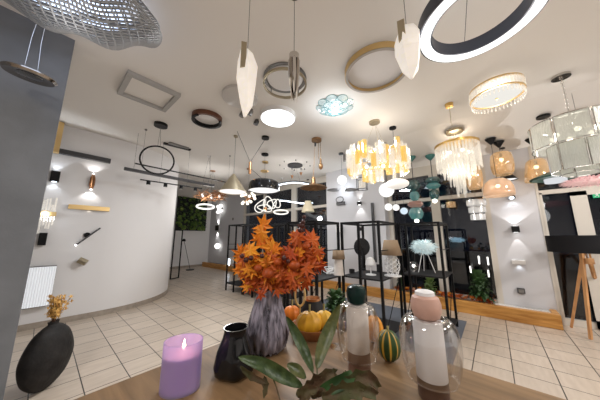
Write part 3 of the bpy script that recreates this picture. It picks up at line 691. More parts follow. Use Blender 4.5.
# small green glass bottle lamp near red leaves
p = on(318, 274); s = mpp(p); t = thing('glass_lamp', 'small clear glass lamp with glowing top at the edge of the red leaves', 'table lamp', p)
obj('body', MB().lathe([(0, 0), (4*s, 0), (4.4*s, 4*s), (2*s, 8*s), (1.4*s, 11*s), (0, 11*s)], n=24), M['clear'], t); obj('bulb', MB().sphere((0, 0, 13*s), 2.4*s, 14, 10), M['opal'], t)
# feather lamp on white tripod
p = on(426, 272); s = mpp(p); zc = zat(p, 247)-p.z
t = thing('feather_lamp', 'table lamp with pale blue feather shade on three white legs', 'table lamp', p)
for k in range(3):
    a = .4+k*2.094; obj('leg', MB().tube([(8.5*s*math.cos(a), 8.5*s*math.sin(a), .0), (1.5*s*math.cos(a), 1.5*s*math.sin(a), zc-.03)], .006, 8), M['white'], t)
def feathers(mb, c, rx, rz, n, seed, L=.05, wd=.012):
    rr = random.Random(seed)
    for i in range(n):
        a = rr.uniform(0, 6.28); ph = math.acos(rr.uniform(-1, 1)); d = Vector((math.sin(ph)*math.cos(a), math.sin(ph)*math.sin(a), math.cos(ph)*.8))
        b = Vector(c)+Vector((d.x*rx*.72, d.y*rx*.72, d.z*rz*.72)); e = b+Vector((d.x*rx*.42, d.y*rx*.42, d.z*rz*.42+rr.uniform(-.015, .01)))+Vector((rr.uniform(-1, 1), rr.uniform(-1, 1), 0))*L*.35
        mb.blade([b, (b+e)/2+Vector((0, 0, L*.12)), e], wd, (.1, .2, 1), .3)
mb = MB().sphere((0, 0, zc), (10*s, 10*s, 6*s), 20, 12); feathers(mb, (0, 0, zc), 12*s, 9*s, 300, 3)
obj('feather_shade', mb, M['feather'], t, smooth=0); light('POINT', (0, 0, zc+.14), .5, COOL, .05, t)
# coil glass
p = on(414, 271); s = mpp(p); t = thing('glass_bowl_lamp', 'small clear glass ball lamp beside the feather lamp legs', 'table lamp', p)
obj('ball', MB().sphere((0, 0, 5*s), 4.6*s, 20, 12), M['clear'], t); obj('foot', MB().lathe([(0, 0), (5*s, 0), (0, 1.2*s)], n=20), M['chrome'], t); obj('bulb', MB().sphere((0, 0, 5*s), 1.6*s, 10, 8), M['opal'], t)
# white ring ornament low on the middle shelf
p = on(384, 273); s = mpp(p)
# black small box and dark clock
for (px, py, lab, nm, cat, hw) in [(352, 273, 'low black box on the back of the middle shelf', 'black_box', 'box', (.05, .03)), (379, 272, 'black cylinder jar behind the mushroom lamp', 'black_jar', 'jar', (.035, .06))]:
    p = on(px, py); t = obj(nm, MB().lathe([(0, 0), (hw[0], 0), (hw[0], hw[1]*2), (hw[0]*.8, hw[1]*2), (hw[0]*.8, .01), (0, .01)], n=4 if 'box' in nm else 24), M['blackm'], loc=p); tag(t, lab, cat)

# ---- plants between shelves and planter / on the bed
def bush(name, label, loc, h, wd, n, mt, seed, L=.14, cat='plant', pot=None):
    rr = random.Random(seed); t = thing(name, label, cat, loc); mb = MB(); st = MB()
    for i in range(n):
        a = rr.uniform(0, 6.28); e = rr.uniform(.1, 1); b = Vector((0, 0, h*e*.35))
        tip = Vector((math.cos(a)*wd*rr.uniform(.5, 1)*(1.1-e*.5), math.sin(a)*wd*rr.uniform(.5, 1)*(1.1-e*.5), h*e))
        m_ = (b+tip)/2+Vector((0, 0, h*.12)); mb.blade([m_*.6+b*.4, m_, tip, tip+(tip-m_)*.25-Vector((0, 0, h*.06))], L*.22, (.1, .1, 1), .3)
    st.cyl((0, 0, 0), (0, 0, h*.5), .008)
    obj('foliage', mb, mt, t, smooth=0); obj('stem', st, M['stem'], t)
    if pot: obj('pot', MB().lathe([(0, -pot), (.07, -pot), (.09, 0), (.08, 0), (0, -.02)], n=24), M['blackm'], t)
    return t
bush('leafy_bush', 'dense dark green leafy bush standing in the bed by the window', Vector((5.60, .30, .19)), .62, .20, 190, M['leafd'], 1)
bush('leafy_bush', 'upright green plant in the bed behind the feather lamp legs', Vector((5.60, 1.15, .19)), .45, .16, 90, M['leafg'], 2)
bush('leafy_bush', 'low green plant in the bed beside the panel wall', Vector((5.60, 1.75, .19)), .4, .12, 60, M['leafd'], 3)
bush('potted_plant', 'bushy green plant in a black pot under the middle shelf', Vector((2.2, 1.38, .60)), .24, .15, 110, M['leafd'], 5, pot=.2)
# stool that carries the pot
st = thing('plant_stool', 'small black round stool carrying the potted plant', 'stool', (2.2, 1.38, 0))
obj('seat', MB().cyl((0, 0, .39), (0, 0, .415), .15, n=32), M['blackm'], st)
for k in range(3):
    a = k*2.09; obj('leg', MB().cyl((.1*math.cos(a), .1*math.sin(a), .39), (.14*math.cos(a), .14*math.sin(a), 0), .01), M['blackm'], st)
# garden spike lights in the bed
for i, (px, py0, py1) in enumerate([(479.5, 256, 264), (488.5, 257, 265), (471, 266, 273), (489, 270, 277)]):
    p = P(px, py1, x=5.62); g = Vector((p.x, p.y, .186))
    t = thing('garden_spike_light', ['tallest slim black garden light with white tube head', 'slim black garden light next to the pillar edge', 'slim black garden light leaning at the bush', 'lowest slim black garden light by the pillar foot'][i], 'garden light', g, group='garden lights in the window bed')
    z1 = zat(g, py1)-g.z; z2 = zat(g, py0)-g.z
    obj('stem', MB().tube([(0, (.04 if i == 2 else 0), 0), (0, 0, z1)], .007, 8), M['black'], t); obj('tube', MB().cyl((0, 0, z1), (0, 0, z2), .011, n=16), M['opal'], t)
# ================================================================== LAMPS ON WALLS
YW = 5.6
def wallp(px, py): return P(px, py, y=YW)
def wsp(p): return mpp(p)
# black up-down box
p = wallp(55, 177); s = mpp(p)
t = thing('wall_sconce', 'black box wall lamp shining up and down beside the grey partition', 'wall lamp', p)
obj('body', MB().bx(-.055, .055, -.10, 0, -.09, .09), M['black'], t, bevel=.003); obj('led', MB().cyl((0, -.05, .0901), (0, -.05, .092), .03).cyl((0, -.05, -.0901), (0, -.05, -.092), .03), M['ledc'], t)
light('SPOT', (0, -.05, .10), 8, COOL, .02, t, (0, .15, 1), 110, .6, True); light('SPOT', (0, -.05, -.10), 8, COOL, .02, t, (0, .15, -1), 110, .6, True)
# gold wavy leaf sconce
p = wallp(92, 182)
t = thing('leaf_sconce', 'slim golden petal wall lamp glowing at top and bottom', 'wall lamp', p)
mb = MB()
for k in (-1, 0, 1):
    mb.blade([(k*.012, -.03-.02*(k == 0), -.16), (k*.022, -.05-.03*(k == 0), -.06), (k*.022, -.05-.03*(k == 0), .06), (k*.012, -.03-.02*(k == 0), .16)], .018, (0, -1, .01), .3, t=.002)
obj('petals', mb, M['copper'], t, smooth=60); obj('plate', MB().bx(-.025, .025, -.02, 0, -.1, .1), M['gold'], t); obj('led', MB().sphere((0, -.045, -.15), .016, 10, 8).sphere((0, -.045, .15), .012, 10, 8), M['ledw'], t)
light('SPOT', (0, -.07, .17), 2, NEUT, .02, t, (0, .2, 1), 120, .7); light('SPOT', (0, -.07, -.17), 2.5, NEUT, .02, t, (0, .2, -1), 120, .7)
# gold bar
a, b = wallp(68, 207), wallp(109, 209.5)
t = thing('gold_bar_light', 'long satin gold bar wall light on the curved wall', 'wall lamp', (a+b)/2); L_ = (b-a).x/2
obj('bar', MB().bx(-L_, L_, -.085, -.03, -.04, .04), M['gold'], t, bevel=.003); obj('mount', MB().bx(-.1, .1, -.03, 0, -.025, .025), M['white'], t)
light('AREA', (0, -.015, -.05), 0.01, WARM, .05, t, (0, .2, -1))
# grey linear
a, b = wallp(50, 151.5), wallp(110, 161.5)
t = thing('linear_wall_light', 'dark grey horizontal linear light high beside the partition', 'wall lamp', (a+b)/2); L_ = (b-a).x/2
obj('profile', MB().bx(-L_, L_, -.09, -.02, -.035, .05), M['dgrey'], t, bevel=.002); obj('mount', MB().bx(-.2, .2, -.02, 0, -.02, .02), M['dgrey'], t)
# vertical gold strip
p0, p1 = P(57, 150, y=4.9), P(64, 110, y=4.9)
p0 = P(55, 152, y=5.5); p1 = P(64, 108, y=5.5)
t = thing('vertical_gold_light', 'tall upright gold light strip next to the grey partition edge', 'wall lamp', (p0.x, YW, (p0.z+p1.z)/2)); hh = (p1.z-p0.z)/2
obj('profile', MB().bx(-.045, .045, -.12, -.02, -hh, hh), M['gold'], t); obj('led', MB().bx(-.062, -.046, -.10, -.04, -hh*.98, hh*.98), M['ledwarm'], t); obj('mount', MB().bx(-.03, .03, -.02, 0, -.1, .1), M['gold'], t)
# crystal rod sconce
p = wallp(45, 214)
t = thing('crystal_sconce', 'wall lamp of upright clear crystal rods held by a gold band', 'wall lamp', p)
for k in range(7):
    x = -.10+.033*k; d = -.05-.03*math.sin(PI*k/6); hh = .20+.09*((k*37 % 5)/5); o_ = .05*math.sin(k*2.3)
    obj('crystal_rod', MB().cyl((x, d, -hh+o_), (x, d, hh+o_), .013, n=10), M['crystalw'], t)
obj('band', MB().bx(-.125, .125, -.105, -.02, -.035, .035), M['gold'], t, bevel=.004); obj('plate', MB().bx(-.04, .04, -.02, 0, -.06, .06), M['gold'], t)
light('POINT', (0, -.16, 0), 1.2, COOL, .05, t)
# black box under it
p = wallp(42.5, 239)
t = thing('black_cylinder_sconce', 'small black wall lamp directly under the crystal rods', 'wall lamp', p)
obj('body', MB().bx(-.045, .045, -.09, -.01, -.10, .10), M['black'], t, bevel=.003); obj('mount', MB().bx(-.03, .03, -.01, 0, -.05, .05), M['black'], t)
# stick spot
p = wallp(87, 235); t = thing('stick_sconce', 'thin black tilting stick lamp on a round wall mount', 'wall lamp', p)
obj('mount', MB().cyl((0, 0, 0), (0, -.03, 0), .045, n=24), M['black'], t)
obj('stick', MB().cyl((-.12, -.06, -.17), (.16, -.06, .13), .013, n=12), M['dgrey'], t); obj('tip', MB().cyl((-.135, -.06, -.186), (-.12, -.06, -.17), .014, n=12), M['ledw'], t); obj('joint', MB().cyl((0, -.03, 0), (0, -.06, -.02), .01), M['black'], t)
# gold cup spot
p = wallp(82, 261); t = thing('gold_spot', 'small tilted gold cylinder spotlight on the curved wall', 'wall lamp', p)
obj('head', MB().cyl((-.05, -.09, .03), (.05, -.12, -.03), .052, n=24), M['champ'], t); obj('arm', MB().cyl((0, 0, 0), (0, -.1, 0), .012), M['champ'], t)
# ribbed white lamp
p = P(36, 287, y=5.5); t = thing('ribbed_wall_light', 'white glowing ribbed rectangular wall light low beside the grey partition', 'wall lamp', (p.x, YW, p.z))
mb = MB(); hh = .30
for k in range(13): mb.cyl((-.168+.028*k, -.10+.0, -hh), (-.168+.028*k, -.10, hh), .015, n=12)
obj('ribbed_glass', mb, mat('ribbed_glow', (.6, .62, .65), .3, emit=.36, ecol=(.93, .96, 1)), t); obj('box', MB().bx(-.185, .185, -.095, 0, -hh-.01, hh+.01), M['grmetal'], t)

# ---- end wall, moss picture and things before it
a, b = P(178, 193, y=TY1), P(205, 231, y=TY1)
t = thing('moss_picture', 'square living moss picture in dark frame on the back wall', 'picture', ((a.x+b.x)/2, TY1, (a.z+b.z)/2)); wx, hz = (b.x-a.x)/2, (a.z-b.z)/2
obj('frame', MB().bx(-wx, wx, -.05, 0, -hz, hz), M['blackm'], t)
rr = random.Random(9)
for mi, (nm, mt) in enumerate([('moss', M['moss']), ('dark_leaves', M['leafd']), ('green_leaves', M['leafg'])]):
    mb = MB()
    for i in range([90, 150, 150][mi]):
        c = Vector((rr.uniform(-wx, wx)*.93, -.06, rr.uniform(-hz, hz)*.93))
        if mi == 0: mb.sphere(c, (rr.uniform(.05, .11),)*3, 8, 6)
        else:
            d = Vector((rr.uniform(-.12, .12), -rr.uniform(.08, .2), rr.uniform(-.14, .05))); mb.blade([c, c+d*.5+Vector((0, 0, .04)), c+d], .04, (0, .2, 1), .3)
    obj(nm, mb, mt, t, smooth=50 if mi == 0 else 0)
# tall black floor frame
p = P(178, 278, z=0)
t = thing('black_stand', 'tall slim black rectangular metal frame stand by the curved wall end', 'stand', p, .35); zt = zat(p, 230)
obj('frame', MB().bx(-.32, -.29, -.015, .015, 0, zt).bx(.0, .03, -.015, .015, 0, zt).bx(-.29, 0, -.015, .015, 0, .03).bx(-.29, 0, -.015, .015, zt-.03, zt), M['black'], t, smooth=0)
p = P(190, 270, z=0); q = P(184, 240, d=p.x*ca+p.y*sa)
t = thing('leaning_floor_lamp', 'thin grey floor lamp with slanting pole before the back wall', 'floor lamp', p)
obj('base', MB().cyl((0, 0, 0), (0, 0, .03), .17, n=30), M['black'], t); obj('pole', MB().tube([(0, 0, .03), q-p], .012, 8), M['dgrey'], t); obj('head', MB().lathe([(.0, .06), (.05, .05), (.09, -.06), (.08, -.06), (0, .03)], q-p, 20), M['black'], t)
# ---- end stretch of front wall: sconces
def XP(px, py, x=XF): return P(px, py, x=x)
p = XP(218, 228)
t = thing('updown_sconce', 'small black wall lamp shining up and down on the far front wall', 'wall lamp', p)
obj('body', MB().bx(-.12, 0, -.07, .07, -.13, .13), M['black'], t); light('SPOT', (-.06, 0, .16), 14, NEUT, .02, t, (.2, 0, 1), 70, .5); light('SPOT', (-.06, 0, -.16), 14, NEUT, .02, t, (.2, 0, -1), 70, .5)
for i, (px, py) in enumerate([(220, 246)]):
    p = XP(px, py); t = thing('globe_sconce', 'round white glowing globe wall lamp under the black one', 'wall lamp', p); obj('globe', MB().sphere((-.14, 0, 0), .13, 24, 16), M['opal'], t); obj('mount', MB().cyl((0, 0, 0), (-.04, 0, 0), .05), M['brass'], t)
p = XP(222, 209); t = thing('globe_cluster_sconce', 'wall lamp with a cluster of white glass globes above the black one', 'wall lamp', p)
obj('plate', MB().cyl((0, 0, 0), (-.05, 0, 0), .08, n=20), M['black'], t)
for dy, dz in ((.14, .12), (-.12, .14), (.02, -.02), (-.14, -.10), (.12, -.16)): obj('globe', MB().sphere((-.14, dy, dz), .085, 16, 12), M['opal'], t)
p = XP(233, 219); t = thing('small_switch', 'small white switch plate on the far front wall', 'switch', p); obj('plate', MB().bx(-.012, 0, -.06, .06, -.06, .06), M['grmetal'], t)
# white framed box on the far planter
p = P(231, 264, x=5.72); t = thing('framed_box', 'small white lit box lantern standing on the far planter end', 'lantern', (5.66, p.y, .172)); obj('frame', MB().bx(-.08, .08, -.18, .18, 0, .36), M['white'], t); obj('panel', MB().bx(-.085, -.081, -.13, .13, .05, .31), M['ledc'], t)

# ---- middle wall panel
def X5(px, py): return P(px, py, x=5.5)
def wt(nm, lab, p, cat='wall lamp'): return thing(nm, lab, cat, p)
for i, (px, w_) in enumerate([(336.5, .20), (354, .20)]):
    t = wt('disc_sconce', ['grey oval disc wall lamp on the panel, nearer the tall windows', 'grey oval disc wall lamp on the panel, nearer the crystal lantern'][i], X5(px, 191)); obj('disc', MB().cyl((-.04, 0, 0), (-.06, 0, 0), .16, n=36) if False else MB().lathe([(0, -.012), (.17, -.012), (.18, 0), (.17, .012), (0, .012)], (-.18, 0, 0), 36), M['grmetal'], t); obj('arm', MB().cyl((0, 0, 0), (-.1, 0, 0), .02), M['grmetal'], t)
t = wt('bright_spot_sconce', 'small glowing white wall spot between the two grey discs', X5(345.5, 190)); obj('globe', MB().sphere((-.09, 0, 0), .05, 16, 10), M['ledc'], t); obj('mount', MB().cyl((0, 0, 0), (-.05, 0, 0), .03), M['white'], t); light('POINT', (-.2, 0, 0), 4, COOL, .05, t)
p = X5(341, 202); t = wt('loop_sconce', 'dark metal loop wall lamp with square back plate', p)
obj('plate', MB().bx(-.05, 0, -.13, .13, -.09, -.0), M['dgrey'], t); obj('loop', MB().tube([(-.07, .12*math.cos(a), .06+.08*math.sin(a)) for a in [2*PI*i/24 for i in range(24)]], .012, 8, True), M['dgrey'], t)
p = X5(360, 203.5); t = wt('beam_sconce', 'tiny black wall lamp with bright beams above and below', p); obj('body', MB().bx(-.08, 0, -.05, .05, -.04, .04), M['black'], t); obj('led', MB().cyl((-.04, 0, .041), (-.04, 0, .046), .03).cyl((-.04, 0, -.041), (-.04, 0, -.046), .03), M['ledw'], t)
light('SPOT', (-.05, 0, .06), 3, NEUT, .015, t, (.25, 0, 1), 60, .5); light('SPOT', (-.05, 0, -.06), 4, NEUT, .015, t, (.25, 0, -1), 70, .5)
p = X5(340.5, 229.5); t = wt('box_sconce', 'white cube wall lamp low on the panel', p); obj('body', MB().bx(-.12, 0, -.08, .08, -.08, .08), M['white'], t); obj('underside', MB().bx(-.11, -.01, -.07, .07, -.085, -.081), M['dgrey'], t)
p = X5(361.5, 229); t = wt('round_black_sconce', 'little round black wall spot on the panel', p); obj('body', MB().cyl((0, 0, 0), (-.06, 0, 0), .045, n=20), M['black'], t); obj('ring', MB().torus((-.06, 0, 0), .045, .006, 24, 6, M=Matrix.Rotation(PI/2, 4, 'Y')), M['dgrey'], t)
a, b = X5(372.5, 203), X5(373.5, 262); t = thing('vertical_bar_light', 'tall slim black upright bar light on the panel', 'wall lamp', (5.5, a.y, (a.z+b.z)/2)); obj('bar', MB().bx(-.05, 0, -.03, .03, -(a.z-b.z)/2, (a.z-b.z)/2), M['dgrey'], t); obj('led', MB().bx(-.054, -.051, -.008, .008, -.5, .5), M['black'], t)
# small crystal lantern hung before the panel
# ---- pillar sconces
p = XP(515.3, 229.3); t = thing('pillar_sconce', 'black cube wall lamp casting wide beams on the pillar', 'wall lamp', p)
obj('body', MB().bx(-.11, 0, -.052, .052, -.055, .055), M['black'], t, bevel=.002); obj('led', MB().bx(-.085, -.025, -.035, .035, .0551, .0565).bx(-.085, -.025, -.03, .03, -.0565, -.0551), M['ledw'], t)
light('SPOT', (-.07, 0, .06), 16, NEUT, .003, t, (.06, 0, 1), 98, .08, True); light('SPOT', (-.07, 0, -.06), 14, NEUT, .003, t, (.10, 0, -1), 48, .08, True)
p = XP(511, 197); t = thing('spot_sconce', 'small dark adjustable spotlight near the pillar top', 'wall lamp', p)
obj('plate', MB().cyl((0, 0, 0), (-.02, 0, 0), .04, n=20), M['black'], t); obj('head', MB().cyl((-.05, 0, .04), (-.10, 0, -.03), .045, .055, 24), M['black'], t); obj('led', MB().cyl((-.10, 0, -.03), (-.102, 0, -.033), .035, n=20), M['ledc'], t)
light('SPOT', (-.11, 0, -.04), 1.5, COOL, .02, t, (.35, 0, -1), 110, .8)
p = XP(518.5, 262); t = thing('white_box_sconce', 'white rectangular plaster wall lamp on the pillar', 'wall lamp', p); obj('body', MB().bx(-.07, 0, -.09, .09, -.035, .035), M['white'], t, bevel=.003)
light('SPOT', (-.04, 0, -.045), .5, COOL, .02, t, (.3, 0, -1), 100, .8)
p = XP(521, 290.5); t = thing('low_box_sconce', 'small grey black box lamp low on the pillar', 'wall lamp', p); obj('body', MB().bx(-.05, 0, -.05, .05, -.045, .045), M['dgrey'], t, bevel=.002); obj('lens', MB().bx(-.054, -.051, -.035, .035, -.03, .03), M['grmetal'], t)

# ---- exit sign on the door frame head
p = P(598, 195, x=XF-.02); t = thing('exit_sign', 'green exit sign with white running figure and arrow over the door', 'sign', p)
obj('plate', MB().bx(-.012, 0, -.16, .055, -.045, .045), M['exit'], t)
mb = MB(); y = .015
mb.sphere((-.014, y, .03), (.002, .007, .007), 10, 8); mb.box((-.014, y-.004, .008), (.003, .012, .028)); mb.tube([(-.014, y, -.004), (-.014, y-.018, -.014), (-.014, y-.012, -.034)], .0035, 6); mb.tube([(-.014, y, -.004), (-.014, y+.012, -.018), (-.014, y+.026, -.026)], .0035, 6)
mb.tube([(-.014, y-.02, .012), (-.014, y, .018), (-.014, y+.018, .006)], .003, 6); mb.box((-.014, -.05, 0), (.003, .03, .008)); mb.box((-.014, -.11, 0), (.003, .05, .075))
obj('symbol', mb, M['white'], t)

# ---- tripod floor lamp
p = P(583, 330, z=0); p = Vector((5.18, -1.0, 0))
s = mpp(p+Vector((0, 0, 1.4))); z0, z1 = zat(p, 252.5), zat(p, 235.5)
t = thing('tripod_floor_lamp', 'floor lamp with wide black drum shade on three pine legs', 'floor lamp', p)
R = .385
obj('shade', MB().lathe([(R, z0), (R, z1), (R-.006, z1), (R-.006, z0)], n=56, closed=True), M['blackcloth'], t)
fts = [P(571.5, 328, z=0), P(591, 340, z=0), P(606, 318, z=0)]
for f_ in fts:
    f_ = f_-p; d_ = Vector((f_.x, f_.y, 0)).normalized()*.05
    A, B = Vector((f_.x, f_.y, 0)), Vector((d_.x, d_.y, z0+.02)); obj('leg', MB().cyl(A+Vector((0, 0, .01)), B, .021, .026, 4), M['pine'], t, smooth=0)
obj('hub', MB().cyl((0, 0, z0-.16), (0, 0, z0-.08), .05, n=20), M['pine'], t); obj('pole', MB().cyl((0, 0, z0-.1), (0, 0, z0+.15), .012), M['chrome'], t)
# ================================================================== CEILING LAMPS AND PENDANTS
def Zl(loc): return lambda py: zat(loc, py)-loc.z          # local height of an image row above/below the ceiling point
def canopy(t, r, h, mt, z=0, n=28): return obj('canopy', MB().lathe([(0, z), (r, z), (r, z-h), (0, z-h)], n=n), mt, t)
def cables(t, pts, mt=None, r=.0022):
    for a, b in pts: obj('cable', MB().cyl(a, b, r, n=6), mt or M['dgrey'], t)

# big black LED ring, top
t0 = P(485, 5, z=2.95)
def ringfit(px, py, z): return P(px, py, z=z)
A = [P(x, y, z=2.93) for x, y in ((419, 40), (552, -4), (449, 63), (520, 30))]
def circ(p, q, r):
    ax, ay, bx, by, cx, cy = p.x, p.y, q.x, q.y, r.x, r.y; d = 2*(ax*(by-cy)+bx*(cy-ay)+cx*(ay-by))
    ux = ((ax*ax+ay*ay)*(by-cy)+(bx*bx+by*by)*(cy-ay)+(cx*cx+cy*cy)*(ay-by))/d
    uy = ((ax*ax+ay*ay)*(cx-bx)+(bx*bx+by*by)*(ax-cx)+(cx*cx+cy*cy)*(bx-ax))/d
    return ux, uy, math.hypot(ax-ux, ay-uy)
ux, uy, R = circ(*A[:3])
t = thing('led_ring_pendant', 'huge black ring pendant with glowing white underside at the top', 'pendant lamp', (ux, uy, ROOMH)); z = 2.93-ROOMH
obj('ring_body', MB().ring((0, 0, 0), R-.09, R, z+.004, z+.11, 96), mat('anthracite', (.035, .04, .055), .4), t)
obj('led_strip', MB().ring((0, 0, 0), R-.080, R-.010, z, z+.006, 96), glow('ring_led', (1, .99, .97), 1.5), t)
canopy(t, .12, .03, M['black']); cables(t, [((.05*math.cos(a), .05*math.sin(a), -.03), ((R-.05)*math.cos(a), (R-.05)*math.sin(a), z+.09)) for a in (.3, 2.4, 4.5)])
for k in range(4):
    a = .5+k*PI/2; light('POINT', ((R-.05)*math.cos(a), (R-.05)*math.sin(a), z-.03), 3, NEUT, .1, t)

# pierced metal shade, top left (elliptic wavy dish of steel lattice)
tip, far = P(160, 49, z=2.88), P(-60, -25, z=2.88)
c = (tip+far)/2; ax = (tip-far).xy.length/2; ang = math.atan2(tip.y-far.y, tip.x-far.x)
t = thing('lattice_shade_pendant', 'large curved steel lattice shade lit from within above the partition', 'pendant lamp', (c.x, c.y, ROOMH), ang)
def lattice(sc, dz, r_):
    mb = MB(); n = 22
    def pt(u, v):   # square to ellipse dish
        x = u*math.sqrt(max(0, 1-v*v/2)); y = v*math.sqrt(max(0, 1-u*u/2)); q = x*x+y*y
        return Vector((x*ax*sc, y*ax*.56*sc, dz+.10*q-.07*(1-q)+.045*math.cos(3.0*x*PI)*abs(y)))
    for k in range(n+1):
        u = -1+2*k/n
        mb.tube([pt(u, -1+2*j/24) for j in range(25)], r_, 4); mb.tube([pt(-1+2*j/24, u) for j in range(25)], r_, 4)
    return mb
# diagonal feel: the lattice is turned inside its own ellipse
o = obj('lattice', lattice(1, 2.90-ROOMH, .0068), M['steel'], t, smooth=0)
o = obj('upper_lattice', lattice(.96, 2.97-ROOMH, .0055), M['steel'], t, smooth=0)
lp = P(72, 6, z=3.24)-Vector((c.x, c.y, ROOMH)); lp = (Matrix.Rotation(-ang, 4, 'Z') @ lp)
obj('led_plate', MB().lathe([(0, 0), (.33, 0), (.33, .012), (0, .012)], lp, 48, sx=1.25, sy=.60), glow('plate_led', (.62, .74, 1), 2.6), t)
canopy(t, .12, .03, M['chrome']); cables(t, [((0, 0, -.03), (.2*s_, 0, 3.13-ROOMH)) for s_ in (-1, 1)], M['chrome'])
light('POINT', (0, 0, -.70), 2, NEUT, .2, t)

# chrome disc pendant before the grey partition
pc = P(24, 22, z=3.0); pc = P(30, 75, d=1.62); s = mpp(pc)
t = thing('chrome_dish_pendant', 'shallow polished chrome dish pendant hanging before the grey partition', 'pendant lamp', (pc.x, pc.y, ROOMH), .5)
dz = pc.z-ROOMH; R = 19*s; nv = (Vector((0, 0, 1))+Vector((-pc.x, -pc.y, 0)).normalized()*.16).normalized(); tl = Matrix.Translation((0, 0, dz)) @ Matrix.Rotation(-.5, 4, 'Z') @ nv.to_track_quat('Z', 'Y').to_matrix().to_4x4()
obj('dish', MB().lathe([(0, -.004), (R*.55, -.010), (R*.9, -.018), (R, 0), (R*.96, .010), (R*.5, .022), (0, .028)], n=48, M=tl), M['iron'], t)
obj('glass_lens', MB().lathe([(0, -.02), (R*.42, -.018), (R*.5, -.010), (R*.42, -.004)], n=40, M=tl), M['smoke'], t)
for k in (-1, 1): obj('cable', MB().tube([(k*.02, 0, -.02), (k*.03, .02, dz*.5), (k*R*.25, 0, dz+.02)], .0018, 6), M['chrome'], t)
canopy(t, .06, .02, M['chrome'])

# square frame ceiling light
q = [P(x, y, z=ROOMH) for x, y in ((132, 71), (182, 94), (164, 109), (115, 90))]; c = sum(q, Vector())/4
t = thing('square_frame_light', 'square grey frame light mounted flat on the ceiling', 'ceiling light', (c.x, c.y, ROOMH))
h_ = .30; mb = MB(); mb.bx(-h_, h_, -h_, -h_+.055, -.05, 0).bx(-h_, h_, h_-.055, h_, -.05, 0).bx(-h_, -h_+.055, -h_+.055, h_-.055, -.05, 0).bx(h_-.055, h_, -h_+.055, h_-.055, -.05, 0)
obj('frame', mb, M['palegrey'], t, smooth=0); obj('inner_panel', MB().bx(-h_+.056, h_-.056, -h_+.056, h_-.056, -.012, 0), M['ceil'], t, smooth=0)

def round_light(name, label, px, py, R, h, body, z0=ROOMH, diff=None, inner=.9, dz=0):
    p = P(px, py, z=ROOMH-h); t = thing(name, label, 'ceiling light', (p.x, p.y, ROOMH))
    obj('body', MB().ring((0, 0, 0), R*inner, R, -h, 0, 64), body, t)
    if diff: obj('diffuser', MB().lathe([(0, -h*.9), (R*inner*.999, -h*.9)], n=56), diff, t)
    return t
# black and wood open ring
p = P(207, 121, z=ROOMH-.07); t = thing('wood_ring_light', 'round ceiling light with open dark ring, part walnut wood', 'ceiling light', (p.x, p.y, ROOMH), 2.0); R = .235
def arc(mb, R0, R1, z0, z1, a0, a1, n=40):
    vs = []; fs = []
    for i in range(n+1):
        a = a0+(a1-a0)*i/n
        for r, z in ((R0, z0), (R1, z0), (R1, z1), (R0, z1)): vs.append((r*math.cos(a), r*math.sin(a), z))
    for i in range(n):
        for k in range(4): fs.append((i*4+k, i*4+(k+1) % 4, i*4+4+(k+1) % 4, i*4+4+k))
    fs += [(3, 2, 1, 0), tuple(n*4+k for k in range(4))]
    return mb.add(vs, fs)
obj('black_ring', arc(MB(), R*.84, R, -.09, -.02, -2.9, 1.6), M['black'], t); obj('wood_ring', arc(MB(), R*.82, R*1.02, -.07, 0, 1.0, 3.6), mat('walnut', (.13, .05, .025), .4), t, label='curved walnut section'); obj('diffuser', MB().lathe([(0, -.03), (R*.8, -.03), (R*.8, 0)], n=48), M['white'], t)
# grey double hoop
p = P(285, 82, z=ROOMH-.05); t = thing('hoop_light', 'chrome double hoop ceiling light behind the chrome crystal pendant', 'ceiling light', (p.x, p.y, ROOMH)); R = .275
obj('ring', MB().ring((0, 0, 0), R*.84, R*.99, -.012, 0, 64), M['grmetal'], t); obj('hoop', MB().ring((.0, 0, 0), R*.93, R, -.10, -.07, 64), M['champ'], t)
for k in range(4): obj('bracket', MB().cyl((R*.95*math.cos(k*1.57), R*.95*math.sin(k*1.57), -.07), (R*.95*math.cos(k*1.57), R*.95*math.sin(k*1.57), -.012), .006), M['grmetal'], t)
obj('cover', MB().lathe([(0, -.018), (R*.80, -.018), (R*.82, 0)], n=48), M['white'], t)
# frosted disc + lit disc
p = P(240, 99, z=ROOMH-.05); t = thing('frosted_disc_light', 'pale frosted unlit disc ceiling light behind the alabaster pendant', 'ceiling light', (p.x, p.y, ROOMH)); obj('disc', MB().lathe([(0, -.05), (.235, -.05), (.245, -.045), (.245, 0)], n=48), mat('frosted', (.60, .58, .56), .35), t)
p = P(278, 119, z=ROOMH-.07); t = thing('lit_disc_light', 'bright white round ceiling light between crystal pendant and glass flower', 'ceiling light', (p.x, p.y, ROOMH)); obj('rim', MB().ring((0, 0, 0), .275, .29, -.07, 0, 56), M['white'], t); obj('diffuser', MB().lathe([(0, -.078), (.2, -.076), (.275, -.068)], n=56), glow('disc_glow', (.93, .97, 1), 2.6), t)
light('AREA', (0, 0, -.09), 50, (.93, .97, 1), .5, t, (0, 0, -1))
for i, (px, py) in enumerate([(243, 115), (251, 113), (257, 123)]):
    p = P(px, py, z=ROOMH-.06); t = thing('ceiling_spot', ['small grey ceiling spot nearest the alabaster pendant', 'small grey ceiling spot, middle of the three in a row', 'small blue grey ceiling spot against the lit disc'][i], 'ceiling spot', (p.x, p.y, ROOMH), group='small ceiling spots'); obj('head', MB().cyl((0, 0, -.02), (-.02, .02, -.09), .04, n=20), M['grmetal'] if i < 2 else M['dgrey'], t); obj('mount', MB().cyl((0, 0, 0), (0, 0, -.02), .03), M['grmetal'], t)
